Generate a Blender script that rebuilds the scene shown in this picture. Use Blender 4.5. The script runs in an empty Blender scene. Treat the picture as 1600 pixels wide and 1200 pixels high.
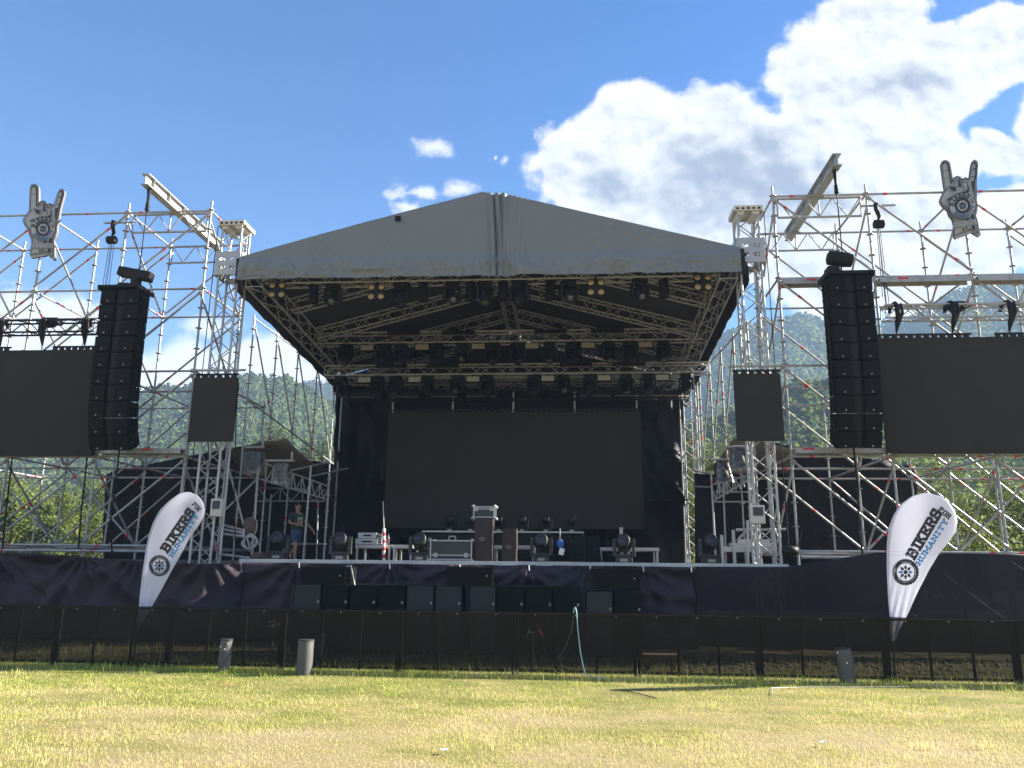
import bpy, math, random
import numpy as np
from math import sin, cos, pi, radians, atan, atan2, sqrt, tan
from mathutils import Vector, Matrix, noise
rng = random.Random(7)
nr = np.random.default_rng(7)
SC = bpy.context.scene
COL = SC.collection
V = Vector

# ------------------------------------------------------------------ camera frame (stage axes: X along the stage front, Y into the stage)
FPX = 1230.0
SUN_E, EXPO, SKY_S = 5.0, 2.27, .050
CLOUD_DARK, CLOUD_LIT = (.072, .082, .104), (.216, .214, .210)
HAZE_D = 0.00048
PH, TH, RO = radians(4.5), atan(290 / 1230), radians(0.6)
CAM = V((0, 0, 1.6))
CF = V((-sin(PH) * cos(TH), cos(PH) * cos(TH), sin(TH)))
_r = V((cos(PH), sin(PH), 0)); _u = V((sin(PH) * sin(TH), -cos(PH) * sin(TH), cos(TH)))
CR = _r * cos(RO) + _u * sin(RO)
CU = _u * cos(RO) - _r * sin(RO)


def ray(px, py):
    return CF + CR * ((px - 800) / FPX) + CU * ((600 - py) / FPX)


def at(px, py, Y):
    d = ray(px, py)
    return CAM + d * (Y / d.y)


def atz(px, py, z):
    d = ray(px, py)
    return CAM + d * ((z - CAM.z) / d.z)


# ------------------------------------------------------------------ objects
ROOT = {}


def tag(o, label=None, cat=None, group=None, kind=None):
    if label: o['label'] = label
    if cat: o['category'] = cat
    if group: o['group'] = group
    if kind: o['kind'] = kind
    return o


def thing(name, label, cat, loc=(0, 0, 0), rz=0, group=None, rot=None):
    o = bpy.data.objects.new(name, None)
    COL.objects.link(o)
    o.location = loc
    o.rotation_euler = rot if rot else (0, 0, rz)
    o.empty_display_size = .2
    ROOT[o.name] = V(loc)
    return tag(o, label, cat, group)


KIDS = {}


def copy_tree(o, parent=None):
    c = o.copy(); COL.objects.link(c)
    if parent:
        c.parent = parent
        KIDS.setdefault(parent.name, []).append(c)
    for ch in KIDS.get(o.name, []): copy_tree(ch, c)
    return c


def frame_to(a, b):
    d = (b - a).normalized()
    up = V((0, 0, 1)) if abs(d.z) < .95 else V((0, 1, 0))
    x = d.cross(up).normalized()
    y = x.cross(d).normalized()
    return x, y, d


class MB:
    def __init__(s): s.v = []; s.f = []; s.m = []; s.sm = []

    def add(s, vs, fs, mat=0, sm=False):
        o = len(s.v)
        s.v += [tuple(p) for p in vs]
        for q in fs:
            s.f.append([i + o for i in q]); s.m.append(mat); s.sm.append(sm)
        return s

    def hexa(s, p, mat=0):
        return s.add(p, [(0, 3, 2, 1), (4, 5, 6, 7), (0, 1, 5, 4), (1, 2, 6, 5), (2, 3, 7, 6), (3, 0, 4, 7)], mat)

    def box(s, c, d, rot=None, mat=0):
        hx, hy, hz = d[0] / 2, d[1] / 2, d[2] / 2
        p = [V(q) for q in ((-hx, -hy, -hz), (hx, -hy, -hz), (hx, hy, -hz), (-hx, hy, -hz), (-hx, -hy, hz), (hx, -hy, hz), (hx, hy, hz), (-hx, hy, hz))]
        if rot is not None: p = [rot @ q for q in p]
        return s.hexa([q + V(c) for q in p], mat)

    def box2(s, a, b, mat=0):
        return s.box([(a[i] + b[i]) / 2 for i in range(3)], [abs(b[i] - a[i]) for i in range(3)], None, mat)

    def beam(s, a, b, w, h, mat=0):
        a, b = V(a), V(b); x, y, d = frame_to(a, b)
        x = x * (w / 2); y = y * (h / 2)
        return s.hexa([a - x - y, a + x - y, a + x + y, a - x + y, b - x - y, b + x - y, b + x + y, b - x + y], mat)

    def tube(s, a, b, r, n=6, r2=None, mat=0, caps=True):
        a, b = V(a), V(b)
        if (b - a).length < 1e-6: return s
        x, y, d = frame_to(a, b); r2 = r if r2 is None else r2
        c = [(cos(2 * pi * k / n), sin(2 * pi * k / n)) for k in range(n)]
        vs = [a + (x * p + y * q) * r for p, q in c] + [b + (x * p + y * q) * r2 for p, q in c]
        s.add(vs, [(k, (k + 1) % n, n + (k + 1) % n, n + k) for k in range(n)], mat, True)
        if caps:
            s.add(vs[:n], [tuple(range(n - 1, -1, -1))], mat); s.add(vs[n:], [tuple(range(n))], mat)
        return s

    def path(s, pts, r, n=6, mat=0, closed=False):
        pts = [V(p) for p in pts]; N = len(pts); rings = []
        px = None
        for i in range(N):
            if closed: t = pts[(i + 1) % N] - pts[i - 1]
            else: t = pts[min(i + 1, N - 1)] - pts[max(i - 1, 0)]
            t = t.normalized() if t.length > 1e-9 else V((0, 0, 1))
            if px is None:
                up = V((0, 0, 1)) if abs(t.z) < .9 else V((0, 1, 0))
                px = t.cross(up).normalized()
            px = (px - t * px.dot(t)).normalized(); py = t.cross(px)
            rr = r[i] if isinstance(r, (list, tuple)) else r
            rings.append([pts[i] + (px * cos(2 * pi * k / n) + py * sin(2 * pi * k / n)) * rr for k in range(n)])
        vs = [p for q in rings for p in q]
        fs = []
        for i in range(N if closed else N - 1):
            j = (i + 1) % N
            fs += [(i * n + k, i * n + (k + 1) % n, j * n + (k + 1) % n, j * n + k) for k in range(n)]
        s.add(vs, fs, mat, True)
        if not closed:
            s.add(rings[0], [tuple(range(n - 1, -1, -1))], mat); s.add(rings[-1], [tuple(range(n))], mat)
        return s

    def lathe(s, o, ax, prof, n=14, mat=0, sm=True):
        o, ax = V(o), V(ax).normalized()
        x, y, d = frame_to(o, o + ax)
        vs = []
        for (h, r) in prof:
            vs += [o + d * h + (x * cos(2 * pi * k / n) + y * sin(2 * pi * k / n)) * max(r, 1e-4) for k in range(n)]
        m = len(prof)
        fs = [(i * n + k, i * n + (k + 1) % n, (i + 1) * n + (k + 1) % n, (i + 1) * n + k) for i in range(m - 1) for k in range(n)]
        s.add(vs, fs, mat, sm)
        s.add(vs[:n], [tuple(range(n - 1, -1, -1))], mat); s.add(vs[-n:], [tuple(range(n))], mat)
        return s

    def disc(s, c, ax, r, t, n=16, mat=0):
        return s.tube(V(c) - V(ax) * t / 2, V(c) + V(ax) * t / 2, r, n, None, mat)

    def poly(s, pts2, o, ux, uy, dz, mat=0, back=True):
        """a 2-D outline (list of (u,v)) at origin o with axes ux, uy, given the thickness vector dz (extruded from o to o+dz)"""
        from mathutils.geometry import tessellate_polygon
        o, ux, uy, dz = V(o), V(ux), V(uy), V(dz)
        a = [o + ux * p + uy * q for p, q in pts2]
        n = len(a)
        tri = tessellate_polygon([[V((p, q, 0)) for p, q in pts2]])
        nor = ux.cross(uy)
        out = nor.dot(dz) < 0
        def orient(t, flip):
            p0, p1, p2 = [pts2[i] for i in t]
            ar = (p1[0] - p0[0]) * (p2[1] - p0[1]) - (p2[0] - p0[0]) * (p1[1] - p0[1])
            t = tuple(t) if ar > 0 else tuple(reversed(t))
            return tuple(reversed(t)) if flip else t
        s.add(a, [orient(t, not out) for t in tri], mat)
        if dz.length > 1e-9:
            b = [p + dz for p in a]
            if back: s.add(b, [orient(t, out) for t in tri], mat)
            s.add(a + b, [(k, (k + 1) % n, n + (k + 1) % n, n + k) for k in range(n)], mat)
        return s

    def grid(s, P, mat=0, sm=True):
        n, m = len(P), len(P[0])
        vs = [p for row in P for p in row]
        return s.add(vs, [(i * m + j, i * m + j + 1, (i + 1) * m + j + 1, (i + 1) * m + j) for i in range(n - 1) for j in range(m - 1)], mat, sm)

    def build(s, name, mats, parent=None, local=False, bevel=0, solid=0, sub=0):
        me = bpy.data.meshes.new(name)
        off = V((0, 0, 0))
        if parent is not None and not local: off = ROOT[parent.name]
        me.from_pydata([(p[0] - off.x, p[1] - off.y, p[2] - off.z) for p in s.v], [], s.f)
        for m in (mats if isinstance(mats, (list, tuple)) else [mats]): me.materials.append(m)
        me.polygons.foreach_set('material_index', s.m)
        me.polygons.foreach_set('use_smooth', s.sm)
        me.update()
        o = bpy.data.objects.new(name, me); COL.objects.link(o)
        if parent is not None:
            o.parent = parent
            KIDS.setdefault(parent.name, []).append(o)
        ROOT[o.name] = off
        if solid:
            md = o.modifiers.new('th', 'SOLIDIFY'); md.thickness = solid; md.offset = 0
        if sub:
            md = o.modifiers.new('ss', 'SUBSURF'); md.levels = md.render_levels = sub
        if bevel:
            md = o.modifiers.new('bv', 'BEVEL'); md.width = bevel; md.segments = 2; md.limit_method = 'ANGLE'; md.angle_limit = radians(40)
        return o


def raw_mesh(name, verts, faces, mat, parent=None, attrs=None, smooth=False):
    """numpy verts (n,3), faces (m,k) -> object; attrs {name: per-vertex float array}"""
    me = bpy.data.meshes.new(name)
    n, (m, k) = len(verts), faces.shape
    me.vertices.add(n); me.vertices.foreach_set('co', np.asarray(verts, np.float32).ravel())
    me.loops.add(m * k); me.loops.foreach_set('vertex_index', faces.astype(np.int32).ravel())
    me.polygons.add(m)
    me.polygons.foreach_set('loop_start', np.arange(0, m * k, k, dtype=np.int32))
    me.polygons.foreach_set('loop_total', np.full(m, k, np.int32))
    if smooth: me.polygons.foreach_set('use_smooth', np.ones(m, bool))
    for an, arr in (attrs or {}).items():
        a = me.attributes.new(an, 'FLOAT', 'POINT'); a.data.foreach_set('value', np.asarray(arr, np.float32))
    me.materials.append(mat)
    me.update(calc_edges=True)
    o = bpy.data.objects.new(name, me); COL.objects.link(o)
    if parent is not None:
        o.parent = parent; KIDS.setdefault(parent.name, []).append(o)
    return o


# ------------------------------------------------------------------ materials
class NT:
    def __init__(s, m):
        m.use_nodes = True; s.t = m.node_tree; s.t.nodes.clear()

    def n(s, typ, **kw):
        nd = s.t.nodes.new(typ)
        for k, v in kw.items():
            if k.startswith('i_'):
                key = k[2:]
                key = int(key) if key.isdigit() else key.replace('_', ' ')
                sock = nd.inputs[key]
                if isinstance(v, bpy.types.NodeSocket): s.t.links.new(v, sock)
                else: sock.default_value = v
            else: setattr(nd, k, v)
        return nd

    def math(s, op, a, b=None, c=None, clamp=False):
        nd = s.t.nodes.new('ShaderNodeMath'); nd.operation = op; nd.use_clamp = clamp
        for i, x in enumerate((a, b, c)):
            if x is None: continue
            if isinstance(x, bpy.types.NodeSocket): s.t.links.new(x, nd.inputs[i])
            else: nd.inputs[i].default_value = x
        return nd.outputs[0]

    def vm(s, op, a, b=None, out=0):
        nd = s.t.nodes.new('ShaderNodeVectorMath'); nd.operation = op
        for i, x in enumerate((a, b)):
            if x is None: continue
            if isinstance(x, bpy.types.NodeSocket): s.t.links.new(x, nd.inputs[i])
            else: nd.inputs[i].default_value = x
        return nd.outputs[out]

    def mix(s, fac, a, b, mode='MIX'):
        nd = s.t.nodes.new('ShaderNodeMixRGB'); nd.blend_type = mode
        for i, x in enumerate((fac, a, b)):
            if isinstance(x, bpy.types.NodeSocket): s.t.links.new(x, nd.inputs[i])
            else: nd.inputs[i].default_value = (x if i == 0 else (*x, 1))
        return nd.outputs[0]

    def noise(s, vec, scale, detail=4, rough=.55, dim='3D'):
        return s.n('ShaderNodeTexNoise', noise_dimensions=dim, i_Vector=vec, i_Scale=scale, i_Detail=detail, i_Roughness=rough).outputs['Fac']

    def ramp(s, fac, stops):
        nd = s.t.nodes.new('ShaderNodeValToRGB'); s.t.links.new(fac, nd.inputs[0])
        el = nd.color_ramp.elements
        while len(el) < len(stops): el.new(.5)
        for e, (p, c) in zip(el, stops):
            e.position = p; e.color = (*c, 1) if not isinstance(c, (int, float)) else (c, c, c, 1)
        return nd.outputs[0]


MAT = {}


def mat(name, base, rough=.6, metal=0, var=.15, vscale=6, bump=0, bscale=40, dirt=None, spec=.5, trans=0, sub=None, stretch=None):
    m = bpy.data.materials.new(name); g = NT(m)
    tc = g.n('ShaderNodeTexCoord').outputs['Object']
    if stretch: tc = g.n('ShaderNodeMapping', i_Vector=tc, i_Scale=stretch).outputs[0]
    nz = g.noise(tc, vscale, 5)
    col = g.mix(g.math('MULTIPLY', nz, 1.0, clamp=True), [c * (1 - var) for c in base], [min(1, c * (1 + var)) for c in base])
    if dirt:
        nd = g.ramp(g.noise(tc, dirt[1], 6, .65), [(.48, 0), (.68, 1)])
        col = g.mix(g.math('MULTIPLY', nd, dirt[2]), col, dirt[0])
        # MixRGB with socket first and tuple last handled above
    p = g.n('ShaderNodeBsdfPrincipled', i_Base_Color=col, i_Metallic=metal)
    p.inputs['Specular IOR Level'].default_value = spec
    rr = g.math('ADD', g.math('MULTIPLY', g.noise(tc, vscale * 2.3, 3), .25), rough - .125, clamp=True)
    g.t.links.new(rr, p.inputs['Roughness'])
    if bump:
        b = g.n('ShaderNodeBump', i_Strength=bump, i_Distance=.02, i_Height=g.noise(tc, bscale, 4))
        g.t.links.new(b.outputs[0], p.inputs['Normal'])
    out = g.n('ShaderNodeOutputMaterial')
    sh = p.outputs[0]
    if trans:      # open weave: part of the light passes between the threads
        mx = g.n('ShaderNodeMixShader', i_0=trans)
        g.t.links.new(sh, mx.inputs[1]); g.t.links.new(g.n('ShaderNodeBsdfTransparent').outputs[0], mx.inputs[2]); sh = mx.outputs[0]
    if sub:        # thin cloth or leaf: light comes through
        tl = g.n('ShaderNodeBsdfTranslucent', i_Color=col)
        mx = g.n('ShaderNodeMixShader', i_0=sub)
        g.t.links.new(sh, mx.inputs[1]); g.t.links.new(tl.outputs[0], mx.inputs[2]); sh = mx.outputs[0]
    g.t.links.new(sh, out.inputs[0])
    MAT[name] = m
    return m


galv = mat('galvanised_steel', (.36, .36, .36), .45, .3, .30, 9, dirt=((.15, .135, .12), 3.5, .5))
alu = mat('aluminium', (.40, .40, .39), .42, .4, .15, 8, dirt=((.35, .33, .3), 4, .35))
alu_in = mat('weathered_aluminium', (.40, .40, .40), .48, .3, .2, 8)
redm = mat('red_marking', (.55, .03, .03), .5, 0, .2, 20)
blackm = mat('black_metal', (.015, .0135, .0115), .6, 0, .3, 10, spec=.15)
blackp = mat('black_plastic', (.013, .0115, .010), .55, 0, .3, 14, spec=.18, bump=.15, bscale=300)
speaker_m = mat('speaker_paint', (.0095, .0085, .0075), .6, 0, .3, 8, spec=.14, bump=.3, bscale=250)
grille_m = mat('speaker_grille', (.0085, .0075, .0065), .65, 0, .3, 30, spec=.12, bump=.5, bscale=350)
badge_m = mat('badge_silver', (.30, .29, .26), .4, .6)
led_face = mat('led_face', (.030, .028, .025), .75, 0, .12, 1.3, spec=.25)
led_edge = mat('led_cabinet', (.022, .020, .017), .65, spec=.2)
tarp_m = mat('grey_tarpaulin', (.16, .176, .180), .48, 0, .08, .8, bump=.2, bscale=5)
liner_m = mat('dark_roof_lining', (.030, .027, .0245), .8, 0, .35, .5, bump=.15, bscale=5)
cloth_m = mat('black_stage_cloth', (.0085, .0070, .0085), .55, 0, .35, 1.2, spec=.18, bump=.5, bscale=4)
scrim_m = mat('black_scrim', (.030, .0205, .029), .85, 0, .35, .7, spec=.15, bump=.15, bscale=9, trans=.10)
scrim_thin = mat('thin_black_scrim', (.026, .020, .025), .85, 0, .35, .7, spec=.15, bump=.15, bscale=9, trans=.13)
mesh_m = mat('barrier_mesh', (.0215, .0175, .0118), .9, 0, .3, .8, spec=.06, trans=.14)
postm = mat('barrier_steel', (.024, .020, .013), .8, 0, .3, 6)
tentroof_m = mat('canvas_roof', (.15, .135, .115), .75, 0, .25, 2, bump=.2, bscale=10)
white_cloth = mat('flag_cloth', (.80, .80, .88), .7, 0, .04, 3, sub=.5)
ink = mat('black_ink', (.022, .020, .022), .7, 0, .2, 20)
blue_ink = mat('blue_ink', (.03, .24, .50), .7, 0, .1, 20)
lines_m = mat('seam_thread', (.62, .63, .68), .7)
handface = mat('printed_board', (.37, .375, .37), .6, 0, .06, 2)
handedge = mat('board_edge', (.12, .118, .115), .6, 0, .2, 6)
handink = mat('board_print', (.025, .027, .04), .6, 0, .2, 12)
handblue = mat('board_blue', (.035, .08, .17), .6, 0, .1, 12)
case_m = mat('flight_case', (.020, .026, .026), .45, 0, .2, 6)
cover_m = mat('brown_cover', (.040, .027, .022), .85, 0, .3, 9, bump=.3, bscale=60)
deck_m = mat('stage_plywood', (.10, .085, .07), .7, 0, .3, 3)
edge_m = mat('stage_edge', (.52, .52, .49), .5, .1, .2, 2, dirt=((.2, .25, .3), 1.5, .5))
bin_m = mat('grey_pipe', (.085, .083, .078), .65, 0, .15, 5, dirt=((.07, .062, .055), 5, .5))
paper_m = mat('white_paper', (.75, .75, .72), .7)
rope_m = mat('pale_rope', (.50, .47, .42), .8, 0, .3, 30, bump=.5, bscale=90)
sack_m = mat('brown_sacking', (.13, .09, .065), .9, 0, .4, 14, bump=.6, bscale=40)
boxwhite = mat('weathered_white_box', (.58, .55, .48), .6, 0, .2, 5, dirt=((.3, .27, .22), 5, .5))
wood_m = mat('old_plank', (.24, .16, .10), .8, 0, .4, 4, stretch=(1, 8, 8))
lens_m = mat('lens_glass', (.012, .016, .034), .28, 0, .1, spec=.5)
lens_warm = mat('warm_lens', (.30, .21, .09), .2, .2, .3, 30)
strobe_m = mat('strobe_face', (.34, .31, .25), .35, .2, .1, 8)
skin_m = mat('skin', (.42, .22, .15), .5, 0, .12, 10)
hair_m = mat('hair', (.012, .009, .008), .6)
shirt_m = mat('dark_green_shirt', (.022, .048, .042), .8, 0, .2, 12, bump=.3, bscale=20)
denim_m = mat('blue_denim', (.05, .085, .17), .85, 0, .25, 18, bump=.3, bscale=90)
shoe_m = mat('dark_shoe', (.05, .045, .04), .7)
hose_m = mat('pale_blue_hose', (.33, .50, .56), .5)
tap_red = mat('red_paint', (.38, .045, .035), .5)
bluecloth = mat('blue_cloth', (.03, .12, .42), .8)
bark_m = mat('tree_bark', (.09, .07, .05), .9, 0, .4, 5, bump=.6, bscale=14)
stone_m = mat('grey_stone', (.17, .14, .11), .85, 0, .35, 3)


def clear_plastic():
    m = bpy.data.materials.new('clear_plastic'); g = NT(m)
    tc = g.n('ShaderNodeTexCoord').outputs['Object']
    b = g.n('ShaderNodeBump', i_Strength=.8, i_Distance=.03, i_Height=g.noise(tc, 14, 3))
    gl = g.n('ShaderNodeBsdfGlossy', i_Roughness=.25); gl.inputs[0].default_value = (.45, .45, .44, 1)
    df = g.n('ShaderNodeBsdfDiffuse'); df.inputs[0].default_value = (.22, .22, .21, 1)
    g.t.links.new(b.outputs[0], gl.inputs['Normal'])
    a = g.n('ShaderNodeMixShader', i_0=.25, i_1=gl.outputs[0], i_2=df.outputs[0])
    fac = g.math('ADD', g.math('MULTIPLY', g.noise(tc, 9, 3), .35), .08)
    mx = g.n('ShaderNodeMixShader', i_0=fac, i_1=g.n('ShaderNodeBsdfTransparent').outputs[0], i_2=a.outputs[0])
    g.t.links.new(mx.outputs[0], g.n('ShaderNodeOutputMaterial').inputs[0])
    return m


plastic_m = clear_plastic()


def leaf_mat(name, c0, c1, sub=.35, rough=.6):
    m = bpy.data.materials.new(name); g = NT(m)
    a = g.n('ShaderNodeAttribute', attribute_name='tint').outputs['Fac']
    col = g.mix(a, c0, c1)
    p = g.n('ShaderNodeBsdfPrincipled', i_Base_Color=col, i_Roughness=rough)
    p.inputs['Specular IOR Level'].default_value = .25
    tl = g.n('ShaderNodeBsdfTranslucent', i_Color=g.mix(.5, col, (.14, .17, .02), 'MIX'))
    mx = g.n('ShaderNodeMixShader', i_0=sub, i_1=p.outputs[0], i_2=tl.outputs[0])
    g.t.links.new(mx.outputs[0], g.n('ShaderNodeOutputMaterial').inputs[0])
    return m


leaf_a = leaf_mat('broad_leaves', (.040, .072, .016), (.17, .205, .042))
leaf_b = leaf_mat('yellow_green_leaves', (.060, .090, .018), (.19, .21, .04), .45)
leaf_c = leaf_mat('pine_needles', (.028, .050, .022), (.075, .095, .032), .2)
leaf_far = leaf_mat('hillside_forest', (.050, .088, .030), (.21, .25, .07), .42, .8)
# ------------------------------------------------------------------ camera, sun, sky
SUN_EL, SUN_DIR = radians(28), V((.95, .33, 0)).normalized()     # the direction (plan) towards the sun: right and behind the stage
cd = bpy.data.cameras.new('camera'); co = bpy.data.objects.new('camera', cd); COL.objects.link(co)
cd.sensor_fit = 'HORIZONTAL'; cd.sensor_width = 36; cd.lens = 36 * FPX / 1600; cd.clip_start = .1; cd.clip_end = 20000
M = Matrix((CR, CU, -CF)).transposed().to_4x4(); M.translation = CAM
co.matrix_world = M
SC.camera = co
sl = bpy.data.lights.new('sun', 'SUN'); sl.energy = SUN_E; sl.angle = radians(.53); sl.color = (1, .93, .80)
so = bpy.data.objects.new('sun', sl); COL.objects.link(so)
sd = V((SUN_DIR.x * cos(SUN_EL), SUN_DIR.y * cos(SUN_EL), sin(SUN_EL)))
so.rotation_euler = (-sd).to_track_quat('-Z', 'Y').to_euler()
SC.view_settings.view_transform = 'Standard'; SC.view_settings.look = 'None'; SC.view_settings.gamma = 1
SC.view_settings.exposure = EXPO

W = bpy.data.worlds.new('World'); SC.world = W
g = NT(W)
sky = g.n('ShaderNodeTexSky'); sky.sky_type = 'NISHITA'; sky.sun_disc = False
sky.sun_elevation = SUN_EL; sky.sun_rotation = atan2(sd.x, sd.y)
sky.altitude = 600; sky.air_density = 1.0; sky.dust_density = .4; sky.ozone_density = 2.0
tcv = g.n('ShaderNodeTexCoord').outputs['Generated']
sep = g.n('ShaderNodeSeparateXYZ', i_0=tcv)
yy = g.math('MAXIMUM', sep.outputs[1], .12)
uu = g.math('DIVIDE', sep.outputs[0], yy); vv = g.math('DIVIDE', sep.outputs[2], yy)
uv = g.n('ShaderNodeCombineXYZ', i_0=uu, i_1=vv).outputs[0]
warp = g.n('ShaderNodeTexNoise', i_Vector=uv, i_Scale=9, i_Detail=4).outputs['Color']
uvw = g.vm('ADD', uv, g.n('ShaderNodeVectorMath', operation='SCALE', i_0=g.vm('SUBTRACT', warp, (.5, .5, .5)), i_Scale=.07).outputs[0])


def ell(cx, cy, rx, ry):
    p = at(cx, cy, 1.0); q = at(cx + rx, cy, 1.0); w = at(cx, cy - ry, 1.0)
    return (p.x, p.z - 1.6, 0), (1 / abs(q.x - p.x), 1 / abs(w.z - p.z), 0)


def union(lst, vec):
    acc = None
    for e in lst:
        c, s = ell(*e[:4])
        d = g.vm('LENGTH', g.vm('MULTIPLY', g.vm('SUBTRACT', vec, c), s), out=1)
        h = g.math('MULTIPLY', g.math('SUBTRACT', 1.0, d), e[4] if len(e) > 4 else 1.0)
        acc = h if acc is None else g.math('SMOOTH_MAX', acc, h, .15)
    return acc


BIG = [(935, 270, 120, 110), (1015, 225, 110, 115), (1085, 245, 130, 120), (1190, 265, 170, 115), (1120, 195, 80, 60), (1300, 150, 110, 120),
       (1350, 70, 120, 100), (1430, 130, 160, 80), (1340, 250, 170, 110), (1575, 70, 90, 80), (1250, 350, 230, 80), (1400, 330, 120, 90),
       (1570, 250, 80, 50, .8), (1510, 400, 140, 60, .7), (1310, 430, 200, 70, .7), (990, 330, 170, 50), (1420, 430, 120, 80, .7), (1600, 330, 70, 70, .6), (1480, 255, 70, 50, .6),
       (1700, 200, 120, 120), (1760, 380, 160, 90), (1180, 400, 120, 60, .7), (1480, 90, 80, 50), (1390, 250, 120, 90), (1290, 330, 150, 90), (1560, 330, 90, 50, .5), (1490, 470, 150, 50, .6)]
LOW = [(90, 505, 170, 55), (20, 520, 90, 60), (290, 560, 90, 55), (410, 560, 110, 45), (480, 585, 80, 40), (330, 505, 60, 25, .6), (215, 590, 90, 60), (425, 545, 40, 20),
       (-150, 520, 140, 60)]
WISP = [(672, 228, 62, 26, .8), (640, 300, 70, 30, .8), (706, 286, 46, 24, .9), (636, 326, 50, 20, .8), (796, 256, 22, 18, .6), (776, 248, 9, 8, .6), (10, 440, 50, 16, .4)]
n1 = g.noise(uv, 11, 9, .60); n2 = g.noise(uv, 34, 7, .60)
vor = g.n('ShaderNodeTexVoronoi', feature='SMOOTH_F1', i_Vector=uvw, i_Scale=17).outputs['Distance']
billow = g.math('SUBTRACT', 0.55, vor)
mB = union(BIG, uvw)
fb = g.math('ADD', g.math('MULTIPLY', g.math('SUBTRACT', n1, .5), 1.0), g.math('MULTIPLY', billow, .30))
dB = g.math('ADD', mB, fb)
mL = union(LOW, uvw)
dL = g.math('ADD', g.math('MULTIPLY', mL, .8), g.math('ADD', g.math('MULTIPLY', fb, .9), -.04))
mW = union(WISP, uvw)
dW = g.math('ADD', g.math('MULTIPLY', mW, 1.0), g.math('ADD', g.math('MULTIPLY', g.math('SUBTRACT', n2, .5), 1.3), -.28))
sB = g.n('ShaderNodeMapRange', interpolation_type='SMOOTHSTEP', i_Value=dB, i_1=.05, i_2=.23).outputs[0]
sL = g.math('MULTIPLY', g.n('ShaderNodeMapRange', interpolation_type='SMOOTHSTEP', i_Value=dL, i_1=.02, i_2=.38).outputs[0], .95)
sW = g.math('MULTIPLY', g.n('ShaderNodeMapRange', interpolation_type='SMOOTHSTEP', i_Value=dW, i_1=.0, i_2=.5).outputs[0], .9)
cov = g.math('MAXIMUM', g.math('MAXIMUM', sB, sL), sW)
front = g.n('ShaderNodeMapRange', i_Value=sep.outputs[1], i_1=.12, i_2=.25).outputs[0]
cov = g.math('MULTIPLY', cov, front)
# self-shading of the cumulus: noise relief seen towards the sun, and a grey heart where the cloud is thick
uvs = g.vm('ADD', uv, (.010, .016, 0))
n1s = g.noise(uvs, 11, 9, .60)
n2s = g.noise(g.vm('ADD', uv, (.004, .006, 0)), 34, 7, .60)
vorS = g.n('ShaderNodeTexVoronoi', feature='SMOOTH_F1', i_Vector=g.vm('ADD', uvw, (.010, .016, 0)), i_Scale=17).outputs['Distance']
vb = g.n('ShaderNodeTexVoronoi', feature='SMOOTH_F1', i_Vector=uvw, i_Scale=38).outputs['Distance']; vbS = g.n('ShaderNodeTexVoronoi', feature='SMOOTH_F1', i_Vector=g.vm('ADD', uvw, (.005, .008, 0)), i_Scale=38).outputs['Distance']
rel = g.math('ADD', g.math('MULTIPLY', g.math('SUBTRACT', n1, n1s), 2.2), g.math('MULTIPLY', g.math('SUBTRACT', n2, n2s), .5))
rel = g.math('ADD', rel, g.math('ADD', g.math('MULTIPLY', g.math('SUBTRACT', vorS, vor), .75), g.math('MULTIPLY', g.math('SUBTRACT', vbS, vb), .40)))
core = union([(1110, 285, 160, 90), (1230, 300, 140, 75), (950, 275, 70, 55, .6), (1200, 225, 100, 60, .7), (1420, 130, 120, 40, .5), (1330, 410, 110, 50, .35)], uvw)
core = g.n('ShaderNodeMapRange', interpolation_type='SMOOTHSTEP', i_Value=g.math('ADD', core, g.math('MULTIPLY', g.math('SUBTRACT', n1, .5), .9)), i_1=-.05, i_2=.75).outputs[0]
lum = g.math('SUBTRACT', g.math('ADD', .78, rel), g.math('MULTIPLY', core, .66))
lum = g.math('ADD', lum, g.math('MULTIPLY', g.math('SUBTRACT', 1.0, g.math('MINIMUM', g.math('MULTIPLY', g.math('MAXIMUM', dB, 0.0), 2.2), 1.0)), .32))
ccol = g.mix(g.n('ShaderNodeMapRange', interpolation_type='SMOOTHSTEP', i_Value=lum, i_1=-.05, i_2=1.02).outputs[0], CLOUD_DARK, CLOUD_LIT)
skyh = g.n('ShaderNodeHueSaturation', i_Hue=.512, i_Saturation=1.46, i_Value=.83, i_Color=sky.outputs[0]).outputs[0]
skyb = g.n('ShaderNodeVectorMath', operation='SCALE', i_0=skyh, i_Scale=SKY_S).outputs[0]
bk = g.noise(g.n('ShaderNodeMapping', i_Vector=tcv, i_Scale=(1, 1, 2.2)).outputs[0], 2.3, 7, .6)  # unseen clouds added behind the camera for a whiter, stronger fill light
bcov = g.math('MULTIPLY', g.n('ShaderNodeMapRange', interpolation_type='SMOOTHSTEP', i_Value=bk, i_1=.47, i_2=.62).outputs[0], g.n('ShaderNodeMapRange', i_Value=sep.outputs[1], i_1=-.05, i_2=-.35).outputs[0])
bcov = g.math('MULTIPLY', bcov, g.n('ShaderNodeMapRange', i_Value=sep.outputs[2], i_1=-.02, i_2=.08).outputs[0])
fin = g.mix(bcov, g.mix(cov, skyb, ccol), (.27, .265, .255))
bg = g.n('ShaderNodeBackground', i_Color=fin, i_Strength=1.0)
g.t.links.new(bg.outputs[0], g.n('ShaderNodeOutputWorld').inputs[0])
W.cycles.sampling_method = 'MANUAL'; W.cycles.sample_map_resolution = 1024

# ------------------------------------------------------------------ ground


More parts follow.
